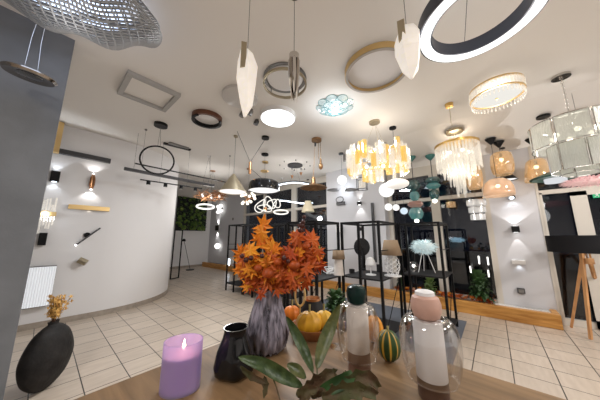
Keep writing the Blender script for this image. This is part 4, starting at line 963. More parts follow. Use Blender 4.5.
# glass flower
p = P(335, 112, z=ROOMH-.10); t = thing('glass_flower_light', 'glowing ceiling light of layered glass petals with teal edges', 'ceiling light', (p.x, p.y, ROOMH)); s = mpp(p); R = 19*s
mtg = thin('petal_glass', (.95, 1, 1), .12, .03, emit=.16, ecol=(.80, .97, 1), diff=.2); mte = mat('petal_edge', (.02, .22, .24), .3)
for lay, (n, r0, r1, z_) in enumerate([(9, .35, 1.0, -.05), (7, .2, .72, -.09), (5, .05, .42, -.12)]):
    for k in range(n):
        a = 2*PI*k/n+lay*.3; d = Vector((math.cos(a), math.sin(a), 0)); sdd = Vector((-d.y, d.x, 0)); w_ = R*.30
        ol = [d*(R*(r0+(r1-r0)*(1-math.cos(u))/2))+sdd*(w_*math.sin(u))+Vector((0, 0, z_+.05*(1-math.cos(u))/2)) for u in [2*PI*i/18 for i in range(18)]]
        mb = MB(); cen = sum(ol, Vector())/18+Vector((0, 0, -.012)); mb.add([cen]+ol+[q+Vector((0, 0, .003)) for q in ol]+[cen+Vector((0, 0, .003))], [(0, i+1, (i+1) % 18+1) for i in range(18)]+[(37, 19+(i+1) % 18, 19+i) for i in range(18)])
        pe = obj('petal', mb, mtg, t); obj('edge', MB().tube(ol, .0035, 5, True), mte, pe)
obj('plate', MB().cyl((0, 0, 0), (0, 0, -.04), R*.5, n=36), M['chrome'], t); obj('bulb', MB().sphere((0, 0, -.08), .05, 16, 10), glow('cool_bulb', (.9, .97, 1), 8), t); light('POINT', (0, 0, -.24), 8, COOL, .12, t)
# brass hoop ceiling
q = [P(x, y, z=ROOMH-.07) for x, y in ((342, 73), (413, 79), (370, 91.5))]; ux, uy, R = 2.345, .835, .365
t = thing('brass_hoop_light', 'wide brass hoop ceiling light next to the alabaster block pendant', 'ceiling light', (ux, uy, ROOMH)); obj('hoop', MB().ring((0, 0, 0), R*.93, R, -.07, -.0, 72), M['gold'], t); obj('diffuser', MB().lathe([(0, -.02), (R*.929, -.02)], n=64), M['wall'], t); obj('lip', MB().ring((0, 0, 0), R*.90, R*.985, -.076, -.068, 72), mat('grey_lip', (.42, .39, .36), .4), t)

# crystal drum ceiling lamp
p = P(497, 100, z=ROOMH-.20); t = thing('crystal_drum_light', 'glowing round ceiling lamp of gold rings and hanging glass drops', 'ceiling light', (p.x, p.y, ROOMH)); R = .275
obj('upper_band', MB().ring((0, 0, 0), R-.006, R+.006, -.045, -.02, 64), M['gold'], t); obj('lower_band', MB().ring((0, 0, 0), R-.006, R+.006, -.16, -.145, 64), M['gold'], t); obj('bottom_disc', MB().lathe([(0, -.175), (R*.80, -.17), (R*.9, -.155)], n=48), glow('drum_glow', (1, .97, .90), .80), t); obj('finial', MB().sphere((0, 0, -.185), .016, 12, 8), M['gold'], t)
mb = MB().bx(-.011, .011, -.004, .004, -.11, 0); dr = None
for k in range(48):
    a = 2*PI*k/48
    if dr is None: dr = o = obj('glass_bar', mb, M['crystalw'], t, smooth=0)
    else: o = cp(dr, (0, 0, 0), t)
    o.location = (R*1.03*math.cos(a), R*1.03*math.sin(a), -.04); o.rotation_euler = (0, 0, a+PI/2)
dr2 = None
for k in range(40):
    a = 2*PI*k/40+.05
    if dr2 is None: dr2 = o = obj('glass_drop', MB().lathe([(0, 0), (.008, -.02), (.011, -.06), (0, -.085)], n=6), M['crystalw'], t, smooth=0)
    else: o = cp(dr2, (0, 0, 0), t)
    o.location = (R*.98*math.cos(a), R*.98*math.sin(a), -.16)
light('POINT', (0, 0, -.26), 7, WARM, .15, t)
light('POINT', (0, 0, -.06), 3, WARM, .05, t)

# alabaster shard pendants (two) and chrome shard
def shard(label, px, py0, py1, wpx, d, capside, name='shard_pendant'):
    c = P(px, (py0+py1)/2, d=d); s = mpp(c); t = thing(name, label, 'pendant lamp', (c.x, c.y, ROOMH)); 
    zt, zb = zat(c, py0)-ROOMH, zat(c, py1)-ROOMH; H_ = zt-zb; w_ = wpx*s/2
    pr = [(.62, 1.0), (1.0, .80), (.95, .52), (.60, .18), (.12, 0)]
    mb = MB(); mb.lathe([(0, zt-.02)]+[(r*w_, zb+u*H_) for r, u in pr[0:]]+[(0, zb)], n=5, M=Matrix.Rotation(.5, 4, 'Z'))
    mb.v = [(x+.12*w_*math.sin(z*22), y, z) for x, y, z in mb.v]
    obj('shade', mb, M['facet'], t, smooth=0)
    vx = Vector((-c.x, -c.y, 0)).normalized(); sd = Vector((-vx.y, vx.x, 0))*capside
    mb = MB(); b0 = vx*w_*.55+sd*w_*.35
    mb.box((b0.x, b0.y, zt-H_*.12), (w_*.5, w_*.5, H_*.40), rz=math.atan2(vx.y, vx.x)); obj('cap', mb, M['champ'], t, smooth=0, label='brushed gold cap')
    cables(t, [((0, 0, 0), (0, 0, zt))]); canopy(t, .05, .02, M['champ']); return t
shard('tall alabaster shard pendant with gold cap nearest the chrome crystal', 246, 54, 117, 21, 1.45, -1)
shard('alabaster block pendant with gold cap hanging beside the black ring', 409, 30, 78, 26, 1.45, -1)
c = P(294, 80, d=1.5); s = mpp(c); t = thing('chrome_crystal_pendant', 'slim smoky chrome crystal pendant pointing down', 'pendant lamp', (c.x, c.y, ROOMH)); zt, zb = zat(c, 55)-ROOMH, zat(c, 107)-ROOMH
obj('cap', MB().cyl((0, 0, zt), (0, 0, zt-.05), 5.2*s, n=24), M['chrome'], t)
rr = random.Random(12)
for k in range(8):
    a = 2*PI*k/8; rr_ = 4.6*s; x, y = rr_*math.cos(a), rr_*math.sin(a); zl = zt-.05-(zt-.05-zb)*rr.uniform(.62, 1.0)
    mb = MB().lathe([(0, zt-.03), (.014, zt-.05), (.020, (zt+zl)/2), (.012, zl+.05), (0, zl)], (x, y, 0), 5)
    mb.v = [(a_*(1-.5*max(0, (zt-z)/(zt-zb))), b_*(1-.5*max(0, (zt-z)/(zt-zb))), z) for a_, b_, z in mb.v]
    obj('crystal', mb, M['chrome'] if k % 2 else M['iron'], t, smooth=0)
cables(t, [((0, 0, 0), (0, 0, zt))]); canopy(t, .05, .02, M['chrome'])

# ---- black linear group on the left
p = P(161, 124, z=ROOMH); t = thing('ring_pendant', 'slim black upright ring pendant under a round black canopy', 'pendant lamp', p); zl = Zl(p)
canopy(t, .105, .05, M['black']); c = P(157.5, 160, d=p.x*ca+p.y*sa)-p; s = mpp(p+c); R = 14.3*s
q = Matrix.Rotation(PI/2-AZ+.0, 4, 'Z') @ Matrix.Rotation(PI/2, 4, 'Y') if False else Vector((-p.x, -p.y, 0)).normalized().to_track_quat('Z', 'Y').to_matrix().to_4x4()
obj('ring', MB().torus(c, R, .014, 64, 8, M=q), M['black'], t); u = q @ Vector((1, 0, 0))
u.z = 0; u.normalize()
cables(t, [((0, 0, -.05), Vector(c)+Vector((0, 0, R))+u*k*.02) for k in (-1, 1)])
def bar_pend(label, a, b, za, zb_, w_, h_, mt, can, name='linear_pendant', spots=0):
    # a, b: pixels of the bar ends, both at height z
    z = za; A, B = P(*a, z=z), P(*b, z=z); c = (A+B)/2; L_ = (B-A).xy.length; an = math.atan2(B.y-A.y, B.x-A.x)
    t = thing(name, label, 'pendant lamp', (c.x, c.y, ROOMH), an)
    obj('bar', MB().bx(-L_/2, L_/2, -w_/2, w_/2, z-ROOMH, z-ROOMH+h_), mt, t, smooth=0)
    for k in (-1, 1): obj('cable', MB().cyl((k*L_*can, 0, z-ROOMH+h_), (k*L_*can, 0, -.01), .002, n=6), M['dgrey'], t)
    return t, L_, z-ROOMH
t, L_, z_ = bar_pend('long thick black linear pendant below the upright ring', (124, 170), (214, 187), 2.62, 0, .05, .055, M['dgrey'], .42)
obj('canopy', MB().bx(-.2, .2, -.04, .04, -.03, 0), M['grmetal'], t, smooth=0)
t, L_, z_ = bar_pend('very thin long black linear pendant passing behind the upright ring', (135, 164), (232, 184), 2.70, 0, .02, .022, M['black'], .45)
for k in (-1, 1): obj('ceiling_button', MB().cyl((k*L_*.45, 0, 0), (k*L_*.45, 0, -.02), .02), M['grmetal'], t)
t, L_, z_ = bar_pend('black bar pendant with four small spots under a rectangular canopy', (140, 180), (202, 189), 2.52, 0, .02, .02, M['black'], .22, name='spot_bar_pendant')
obj('canopy', MB().bx(-.27, .27, -.04, .04, -.03, 0), M['black'], t, smooth=0)
for k in range(4):
    x = -L_*.38+k*L_*.76/3; o = obj('spot', MB().cyl((x, 0, z_), (x, 0, z_-.07), .035, n=20), M['black'], t); obj('spot_lens', MB().cyl((x, 0, z_-.0701), (x, 0, z_-.073), .028, n=20), M['white'], o)

# ---- brass cone pendant with double wire
p = P(236, 131, z=ROOMH); c = P(233, 190, d=depth(p)*.98); s = mpp(c)
t = thing('brass_cone_pendant', 'champagne metal cone pendant hanging by the black dome', 'pendant lamp', (c.x, c.y, ROOMH)); z0, z1 = zat(c, 192)-ROOMH, zat(c, 175)-ROOMH; R = 13.5*s
obj('cone', MB().lathe([(R, z0), (R*.96, z0+.015), (.035, z1), (.02, z1+.02), (0, z1+.02), (0, z1+.01), (.03, z1-.01), (R*.94, z0+.008), (R, z0)], n=48), M['champ'], t); obj('diffuser', MB().lathe([(0, z0+.004), (R*.93, z0+.004)], n=48), glow('soft_glow', (1, .97, .95), 1.0), t)
obj('canopy', MB().cyl((0, 0, 0), (0, 0, -.03), .04), M['champ'], t); cables(t, [((0, 0, -.03), (0, 0, z1+.02))], r=.004)
light('POINT', (0, 0, z0-.12), 22, NEUT, .12, t)
# black dome with V wires
p = P(261, 137, z=ROOMH); c = P(264, 187, d=p.x*ca+p.y*sa); s = mpp(c)
t = thing('black_dome_pendant', 'glossy black drum dome pendant with white inside', 'pendant lamp', (c.x, c.y, ROOMH)); z0, z1 = zat(c, 191)-ROOMH, zat(c, 181.5)-ROOMH; R = 15*s
obj('dome', MB().lathe([(R, z0), (R*1.02, z0+.06), (R*.97, z1-.03), (R*.85, z1), (0, z1+.02), (0, z1+.0), (R*.82, z1-.02), (R*.94, z1-.05), (R*.96, z0+.01), (R, z0)], n=48), M['vaseb'], t); obj('diffuser', MB().lathe([(0, z0+.012), (R*.95, z0+.012)], n=48), bpy.data.materials['soft_glow'], t)
canopy(t, .075, .04, M['black'])
wz = zat(c, 166)-ROOMH; wp = P(250, 168, d=c.x*ca+c.y*sa)-Vector((c.x, c.y, ROOMH))
obj('weight', MB().cyl(wp+Vector((0, 0, .12)), wp+Vector((0, 0, -.12)), .028, n=16), M['copper'], t); cables(t, [((0, 0, -.04), wp+Vector((0, 0, .12))), (wp+Vector((0, 0, .12)), P(237, 131, z=ROOMH)-Vector((c.x, c.y, ROOMH))), (wp, (0, 0, z1+.02))], M['black'], .004)
light('POINT', (0, 0, z0-.12), 22, NEUT, .12, t)
# small brass puck pendant
p = P(265, 154, z=ROOMH); t = thing('puck_pendant', 'tiny brass puck pendant on a black canopy above the dome', 'pendant lamp', p); canopy(t, .085, .03, M['black']); z0 = zat(p, 172)-ROOMH; obj('puck', MB().lathe([(0, z0), (.08, z0), (.10, z0+.02), (.09, z0+.03), (0, z0+.04)], n=28), M['gold'], t); cables(t, [((0, 0, -.03), (0, 0, z0+.04))])
# pulley pendant
p = P(316.5, 139, z=ROOMH); c = P(313.5, 184, d=p.x*ca+p.y*sa); s = mpp(c)
t = thing('pulley_pendant', 'antique bronze rise and fall pendant with pulley and counterweight', 'pendant lamp', (p.x, p.y, ROOMH)); k0 = Vector((c.x-p.x, c.y-p.y, 0)); z0, z1 = zat(c, 188)-ROOMH, zat(c, 182)-ROOMH; R = 13.5*s
obj('shade', MB().lathe([(R, z0), (R*.9, z0+.02), (R*.5, z0+.05), (.05, z0+.09), (.03, z1+.10), (0, z1+.10), (0, z0+.07), (R*.48, z0+.04), (R*.96, z0)], k0, 48), M['bronze'], t); canopy(t, .10, .05, M['bronze'])
wz = zat(p, 166)-ROOMH; wd = Vector((.02*sa+.05, -.05, 0)); obj('pulley', MB().cyl((-.03, .03, -.12), (-.01, .01, -.12), .04), M['dgrey'], t); obj('counterweight', MB().sphere(wd+Vector((0, 0, wz)), (.045, .045, .07), 16, 12), M['bronze'], t); obj('weight_cap', MB().cyl(wd+Vector((0, 0, wz+.06)), wd+Vector((0, 0, wz+.16)), .02), M['bronze'], t)
cables(t, [((-.02, .02, -.05), k0+Vector((0, 0, z1+.12))), (wd+Vector((0, 0, wz+.16)), wd+Vector((0, 0, -.05))), (wd+Vector((-.03, .03, wz+.16)), wd+Vector((-.03, .03, -.05)))], M['bronze'], .005)
# rosette canopy with two drop cables + wavy LED
p = P(295, 165, z=ROOMH); t = thing('wave_pendant', 'black curved strip pendant glowing white below, on an oval grey canopy', 'pendant lamp', p); canopy(t, .21, .03, M['dgrey']); s = mpp(p)
zz = zat(p, 184)-ROOMH; n = 30; sd = Vector((sa, -ca, 0)); top = []; 
for nm, mt, o_, th in (('strip', M['dgrey'], 0, .022), ('led_strip', M['ledc'], -.035, .014)):
    pts = [sd*(-(17*s)+34*s*i/n)+Vector((0, 0, zz+o_+.07*math.sin(PI*i/n))) for i in range(n+1)]; obj(nm, MB().tube(pts, th, 6), mt, t)
cables(t, [((0, 0, -.03), sd*-.12+Vector((0, 0, zz+.08))), ((.02, 0, -.03), sd*.14+Vector((0, 0, zz+.08)))])
light('POINT', (0, 0, zz-.15), 16, NEUT, .12, t)
for k in range(8):
    a = k*PI/4; o = obj('ceiling_pin', MB().cyl((.42*math.cos(a), .42*math.sin(a), 0), (.42*math.cos(a), .42*math.sin(a), -.03), .014), M['dgrey'], t)
p = P(296, 202, d=7.6); s = mpp(p); t = thing('curved_led_pendant', 'second glowing white curved strip pendant lower by the tall windows', 'pendant lamp', (p.x, p.y, ROOMH)); zz = p.z-ROOMH
obj('led_strip', MB().tube([sd*(-(17*s)+34*s*i/n)+Vector((0, 0, zz+.05*math.cos(PI*i/n*1.3))) for i in range(n+1)], .02, 6), M['ledc'], t); cables(t, [((0, 0, 0), (0, 0, zz))]); canopy(t, .05, .02, M['dgrey'])
for i, (px, py) in enumerate([(292, 177), (301, 174)]):
    p = P(px, py, d=6.2); t = thing('mini_cone_pendant', ['tiny copper cone pendant over the curved strip, lower one', 'tiny copper cone pendant over the curved strip, higher one'][i], 'pendant lamp', (p.x, p.y, ROOMH)); z0 = p.z-ROOMH; obj('cone', MB().lathe([(.05, z0+.04), (.04, z0+.04), (.012, z0-.04), (0, z0-.04)], n=20), M['copper'], t); cables(t, [((0, 0, 0), (0, 0, z0+.02))]); canopy(t, .03, .01, M['dgrey'])
# cream cone table-like pendant seen low (308,205)
p = P(308, 206, d=7.4); s = mpp(p); t = thing('cream_cone_pendant', 'small cream cone pendant in front of the tall windows', 'pendant lamp', (p.x, p.y, ROOMH)); z0 = p.z-ROOMH; obj('cone', MB().lathe([(6.5*s, z0-6*s), (3*s, z0+5*s), (0, z0+5*s), (0, z0+4*s), (6*s, z0-6*s)], n=28), mat('cream_glow', (.6, .55, .4), .7, emit=.25, ecol=(1, .85, .6)), t); cables(t, [((0, 0, 0), (0, 0, z0+5*s))]); canopy(t, .04, .015, M['black'])

# squiggle LED chandelier, sputnik, twig crown, neon rings
p = P(264, 204, d=5.6); s = mpp(p)*.8; t = thing('squiggle_chandelier', 'chandelier of looping glowing white tubes under the black dome', 'chandelier', (p.x, p.y, ROOMH)); z0 = p.z-ROOMH
def V2(dx, dy, dd=0): return Vector((0, 0, z0))+sd*dx*s+Vector((0, 0, -dy*s))+Vector((ca, sa, 0))*dd
mb = MB()
for (cx, cy, rx, ry, tl, dd) in [(-4, 2, 5, 9, .5, 0), (4, -2, 6, 8, -.3, .1), (11, 0, 5, 6, .6, -.1), (0, 4, 9, 4, .2, .12), (16, -1, 4, 5, 0, .05)]:
    obj('tube', MB().tube([V2(cx+rx*math.cos(a)*math.cos(tl)-ry*math.sin(a)*math.sin(tl), cy+rx*math.cos(a)*math.sin(tl)+ry*math.sin(a)*math.cos(tl), dd+.12*math.sin(2*a)) for a in [2*PI*i/30 for i in range(30)]], 0.65*s, 7, True), glow('tube_glow', (1, .96, .88), 1.05), t)
light('POINT', V2(0, 14), 12, NEUT, .12, t); obj('hub', MB().sphere(V2(2, 6), .05, 12, 8), M['copper'], t); cables(t, [((0, 0, 0), V2(2, 5))]); canopy(t, .08, .03, M['gold'])
p = P(248, 199, d=6.2); s = mpp(p); t = thing('sputnik_chandelier', 'small warm sputnik chandelier with star of glowing bulbs', 'chandelier', (p.x, p.y, ROOMH)); z0 = p.z-ROOMH
obj('hub', MB().sphere((0, 0, z0), 1.6*s, 12, 8), M['copper'], t); rr = random.Random(6)
for k in range(16):
    d_ = Vector((rr.uniform(-1, 1), rr.uniform(-1, 1), rr.uniform(-.8, .8))).normalized()*7*s; a_ = obj('arm', MB().cyl((0, 0, z0), d_+Vector((0, 0, z0)), .006, n=6), M['copper'], t); obj('bulb', MB().sphere(d_+Vector((0, 0, z0)), 1.4*s, 10, 8), glow('spk', (1, .9, .75), 2) if k == 0 else bpy.data.materials['spk'], a_)
cables(t, [((0, 0, 0), (0, 0, z0))]); canopy(t, .07, .02, M['copper'])
p = P(211, 196, d=6.4); s = mpp(p); t = thing('twig_chandelier', 'wide golden twig crown chandelier beside the brass cone', 'chandelier', (p.x, p.y, ROOMH)); z0 = p.z-ROOMH; rr = random.Random(21); mb = MB()
for k in range(130):
    a = rr.uniform(0, 6.28); R = rr.uniform(7, 14)*s; b = Vector((R*math.cos(a), R*math.sin(a), z0+rr.uniform(-4, 4)*s)); a2 = a+rr.uniform(.25, .7); R2 = rr.uniform(10, 17)*s; e = Vector((R2*math.cos(a2), R2*math.sin(a2), z0+rr.uniform(-5, 5)*s)); mb.tube([b, (b+e)/2*1.04-Vector((0, 0, z0*.04)), e], .007, 5)
obj('twig_crown', mb, M['copper'], t)
for k in range(6): obj('bulb', MB().sphere((9*s*math.cos(k*1.05), 9*s*math.sin(k*1.05), z0), .03, 10, 8), M['opal'], t)
cables(t, [((0, 0, 0), (10*s*math.cos(k*2.1), 10*s*math.sin(k*2.1), z0)) for k in range(3)]); canopy(t, .08, .02, M['copper']); light('POINT', (0, 0, z0-.3), 22, NEUT, .12, t)
for i, (px, py, rx, d_) in enumerate([(205.5, 206.5, 8, 5.2), (281, 212, 7, 7.2)]):
    p = P(px, py, d=d_); s = mpp(p); t = thing('hoop_pendant', ['glowing white hoop pendant before the moss picture', 'glowing white hoop pendant low before the tall windows'][i], 'pendant lamp', (p.x, p.y, ROOMH)); z0 = p.z-ROOMH; obj('hoop', MB().torus((0, 0, z0), rx*s, .022, 48, 8, M=(Vector((0, 0, 1))+Vector((-p.x, -p.y, 0)).normalized()*.45).to_track_quat('Z', 'Y').to_matrix().to_4x4()), glow('hoop_glow%s' % 'ab'[i], (1, .97, .9), 1.3), t); cables(t, [((0, 0, 0), (rx*s*.99*k, 0, z0)) for k in (-1, 1)]); canopy(t, .05, .02, M['white'])

# ---- golden glass chandelier
p = P(377, 163, d=3.55); s = mpp(p); c0 = p; t = thing('golden_glass_chandelier', 'drum chandelier of clear and golden vertical glass tubes', 'chandelier', (p.x, p.y, ROOMH)); zt, zb = zat(p, 148)-ROOMH, zat(p, 176)-ROOMH; R = 28*s; rr = random.Random(31)
base = {}
for k in range(72):
    lay = k % 3; a = 2*PI*k/72+rr.uniform(-.03, .03); r_ = R*(1-.07*lay); hh = (zt-zb)*rr.uniform(.42, .62); zc = (zt+zb)/2+rr.choice([-1, 0, 1])*(zt-zb)*.2+rr.uniform(-.02, .02); g = rr.random() < .36; key = g
    if key not in base: base[key] = o = obj('gold_glass_tube' if g else 'glass_tube', MB().lathe([(.040, -.5), (.040, .5), (.036, .5), (.036, -.5)], n=10, closed=True), M['crystalg'] if g else M['crystalw'], t)
    else: o = cp(base[key], (0, 0, 0), t)
    o.location = (r_*math.cos(a), r_*math.sin(a), zc); o.scale = (1, 1, hh)
obj('frame_ring', MB().ring((0, 0, 0), R*.80, R*.86, (zt+zb)/2-.01, (zt+zb)/2+.01, 48), M['gold'], t)
for k in range(6): obj('bulb', MB().sphere((R*.6*math.cos(k*1.047), R*.6*math.sin(k*1.047), (zt+zb)/2), .03, 12, 8), M['bulb'], t)
obj('frame_cross', MB().cyl((-R*.8, 0, (zt+zb)/2+.03), (R*.8, 0, (zt+zb)/2+.03), .008).cyl((0, -R*.8, (zt+zb)/2+.03), (0, R*.8, (zt+zb)/2+.03), .008), M['gold'], t)
canopy(t, .09, .03, M['champ']); cables(t, [((0, 0, -.03), (R*.5*math.cos(k), R*.5*math.sin(k), zt-.1)) for k in (0, 2.1, 4.2)], M['champ']); light('POINT', (0, 0, (zt+zb)/2-.25), 9, NEUT, .2, t); light('POINT', (0, 0, zt+.1), 5, WARM, .1, t)

# ---- cascading crystal chandelier with brass ring
p = P(457.5, 158, d=3.75); s = mpp(p); t = thing('crystal_cascade_chandelier', 'tiered chandelier of hanging crystal rods under a brass ring', 'chandelier', (p.x, p.y, ceil_z(p.x, p.y))); zt = zat(p, 146)-t.location.z; R = 18.5*s
obj('brass_ring', MB().ring((0, 0, 0), R-.012, R+.006, zt-.015, zt+.025, 64), M['brass'], t)
base = None
for (f, n, L_) in [(1.0, 40, .42), (.72, 28, .54), (.45, 18, .68), (.2, 10, .86)]:
    for k in range(n):
        a = 2*PI*k/n+f
        if base is None: base = o = obj('crystal_rod', MB().lathe([(0, 0), (.016, -.02), (.016, -.96), (0, -1)], n=6), M['crystalw'], t, smooth=0)
        else: o = cp(base, (0, 0, 0), t)
        o.location = (R*f*.97*math.cos(a), R*f*.97*math.sin(a), zt-.01); o.scale = (1, 1, L_*(1+.12*math.sin(k*2.4)))
obj('frame_plate', MB().lathe([(R*.1, zt), (R*.95, zt), (R*.95, zt+.01), (R*.1, zt+.01)], n=48, closed=True), M['gold'], t)
for k in range(5): obj('bulb', MB().sphere((R*.5*math.cos(k*1.257), R*.5*math.sin(k*1.257), zt-.14), .028, 12, 8), M['bulb'], t)
canopy(t, .13, .05, M['champ']); cables(t, [((0, 0, -.04), (R*.6*math.cos(k), R*.6*math.sin(k), zt)) for k in (0, 2.1, 4.2)], M['champ']); light('POINT', (0, 0, zt-.45), 9, NEUT, .2, t); light('POINT', (0, 0, zt+.15), 5, WARM, .1, t)
p = P(449, 104, z=ROOMH); t = thing('gold_ceiling_rose', 'round bright gold canopy with two bare cables above the crystal cascade', 'pendant lamp', p); obj('canopy', MB().lathe([(0, 0), (.055, 0), (.05, -.05), (0, -.055)], n=28), M['brass'], t); cables(t, [((-.02, .0, -.05), (-.06, 0, -.34)), ((.02, 0, -.05), (.05, 0, -.34))], M['champ'])

# ---- big pressed glass chandelier, right
pc = P(563, 76, z=ROOMH); p = P(576, 144, d=2.45); s = mpp(p); t = thing('pressed_glass_chandelier', 'big chandelier of curved ribbed glass plates in silver frames, at the frame edge', 'chandelier', (p.x, p.y, ROOMH))
p0 = Vector((p.x, p.y, ROOMH)); pco = pc-p0
def tier(R, z0, z1, n, ph, tk=.008):
    for k in range(n):
        a0, a1 = ph+2*PI*k/n+.03, ph+2*PI*(k+1)/n-.03; o = obj('glass_plate', arc(MB(), R-tk, R, z0, z1, a0, a1, 10), M['pleat'], t)
        pts = [(R*math.cos(a0+(a1-a0)*i/10), R*math.sin(a0+(a1-a0)*i/10), z0) for i in range(11)]+[(R*math.cos(a1-(a1-a0)*i/10), R*math.sin(a1-(a1-a0)*i/10), z1) for i in range(11)]
        obj('plate_frame', MB().tube(pts, .005, 6, True), M['chrome'], o)
za, zb_, zc_, zd = [zat(p, v)-ROOMH for v in (122, 146, 150, 170)]
R1 = 29.5*s; tier(R1*1.04, zb_, za+.0, 8, .2); tier(R1*.68, zd, zb_+.02, 7, .55); tier(R1*.45, zd-.04, zb_-.02, 5, .1)
obj('top_frame', MB().ring((0, 0, 0), R1*.9, R1*1.0, za-.02, za-.008, 48).cyl((-R1*.95, 0, za-.014), (R1*.95, 0, za-.014), .007).cyl((0, -R1*.95, za-.014), (0, R1*.95, za-.014), .007), M['chrome'], t)
obj('stem', MB().cyl((0, 0, zd), (0, 0, za), .012), M['chrome'], t)
for k in range(6): obj('bulb', MB().sphere((R1*.5*math.cos(k*1.047), R1*.5*math.sin(k*1.047), (za+zb_)/2), .03, 12, 8), M['bulb'], t)
canopy(t, .085, .03, M['chrome'])
mb = MB(); n = int((-za-.03)/.028)
for i in range(n):
    mb.torus((0, 0, -.04-i*.028), .012, .0028, 14, 5, M=Matrix.Rotation(PI/2, 4, 'X') if i % 2 else Matrix.Rotation(PI/2, 4, 'Y'))
obj('chain', mb, M['chrome'], t); light('POINT', (0, 0, zd-.25), 6, NEUT, .2, t); light('POINT', (0, 0, (za+zb_)/2), 3, NEUT, .1, t)

# ---- amber and peach glass pendants
def glassp(label, cpx, cpy, px, py0, py1, wpx, prof, mt, capm=M['black'], grp='amber glass pendants', name='amber_pendant', extra=None):
    p = PC(cpx, cpy); c = P(px, (py0+py1)/2, d=p.x*ca+p.y*sa); s = mpp(c); t = thing(name, label, 'pendant lamp', (c.x, c.y, p.z), group=grp)
    z0, z1 = zat(c, py1)-p.z, zat(c, py0)-p.z; R = wpx*s/2*.80
    obj('canopy', MB().lathe([(0, 0), (.085, 0), (.075, -.02), (.015, -.11), (0, -.11)], n=28), capm, t)
    o = obj('glass_shade', MB().lathe([(r*R, z0+u*(z1-z0)) for r, u in prof], n=40), mt, t); o.modifiers.new('t', 'SOLIDIFY').thickness = .004
    obj('holder', MB().cyl((0, 0, z1-.01), (0, 0, z1-.09), .022), capm, t); obj('bulb', MB().sphere((0, 0, z1-.13), .033, 14, 10), M['bulb'], t); cables(t, [((0, 0, -.11), (0, 0, z1-.01))], M['black'], .004)
    return t, c, z0, z1, R
BARREL = [(.12, 1), (.7, .99), (.9, .9), (1, .62), (1, .38), (.9, .12), (.72, 0)]
DOME = [(.1, 1), (.5, .97), (.8, .8), (.96, .5), (1, .2), (.97, 0)]
FLARE = [(.1, 1), (.55, .99), (.72, .9), (.86, .5), (1, .1), (.98, 0)]
glassp('amber barrel glass pendant right in front of the pillar top', 502, 142, 502, 153, 175, 22, BARREL, M['amber'])
glassp('peach dome glass pendant hanging lowest before the pillar', 492.5, 139, 498, 179, 196, 30, DOME, M['peach'])
glassp('amber glass pendant partly behind the crystal cascade', 478, 142, 474, 167, 189, 17, BARREL, M['amber'])
glassp('amber flared dome pendant between pillar and pressed glass chandelier', 531, 139, 537, 160, 181, 25, FLARE, M['amber'])
# small black cone spots near pillar
p = P(507, 177, x=5.66); t = thing('black_cone_pendant', 'small black cone pendant between the amber glasses', 'pendant lamp', (p.x, p.y, ceil_z(p.x, p.y))); z0 = p.z-t.location.z; obj('cone', MB().lathe([(.15, z0-.06), (.05, z0+.08), (0, z0+.08), (0, z0+.07), (.14, z0-.06)], n=28), M['black'], t); obj('diffuser', MB().lathe([(0, z0-.05), (.138, z0-.05)], n=28), bpy.data.materials['soft_glow'], t); cables(t, [((0, 0, 0), (0, 0, z0+.08))]); canopy(t, .04, .015, M['black'])
# black disc canopy pendant
p = PC(543, 116); t = thing('green_disc_pendant', 'flat dark green disc pendant lit white below, before the door', 'pendant lamp', p); c = P(555, 178, d=p.x*ca+p.y*sa); s = mpp(c); k0 = Vector((c.x-p.x, c.y-p.y, 0)); z0 = c.z-p.z; R = 18*s
canopy(t, .08, .03, M['black']); obj('disc', MB().lathe([(R, z0-.01), (R, z0+.01), (R*.3, z0+.09), (0, z0+.10), (0, z0+.0), (R*.9, z0-.01)], k0, 48), M['green'], t); obj('diffuser', MB().lathe([(0, z0-.07), (R*.42, z0-.07), (R*.44, z0-.01), (0, z0-.01)], k0, 40), glow('gd', (.95, .97, 1), .7), t); cables(t, [((-.03, 0, -.03), k0+Vector((-.05, 0, z0+.09))), ((.03, 0, -.03), k0+Vector((.05, 0, z0+.09)))])
light('POINT', k0+Vector((0, 0, z0-.2)), 4, NEUT, .1, t)
# pink feather pendant
c = P(592, 181, d=2.75); s = mpp(c); t = thing('pink_feather_pendant', 'pale pink feather lampshade beneath the pressed glass chandelier', 'pendant lamp', (c.x, c.y, ROOMH)); z0 = c.z-ROOMH
mb = MB().sphere((0, 0, z0), (15*s, 15*s, 4*s), 20, 12); feathers(mb, (0, 0, z0), 19*s, 5.5*s, 320, 8); obj('feather_shade', mb, M['pinkf'], t, smooth=0); cables(t, [((0, 0, 0), (0, 0, z0))]); canopy(t, .06, .02, M['white'])
# blue feather pendant near the window
c = P(457, 240, x=5.5); s = mpp(c); t = thing('blue_feather_pendant', 'small pale blue feather pendant before the dark window', 'pendant lamp', (c.x, c.y, ceil_z(c.x, c.y))); z0 = c.z-t.location.z
mb = MB().sphere((0, 0, z0), (4.5*s, 4.5*s, 2*s), 16, 10); feathers(mb, (0, 0, z0), 6*s, 3*s, 140, 9); obj('feather_shade', mb, M['featherb'], t, smooth=0); cables(t, [((0, 0, 0), (0, 0, z0))]); canopy(t, .05, .02, M['white'])
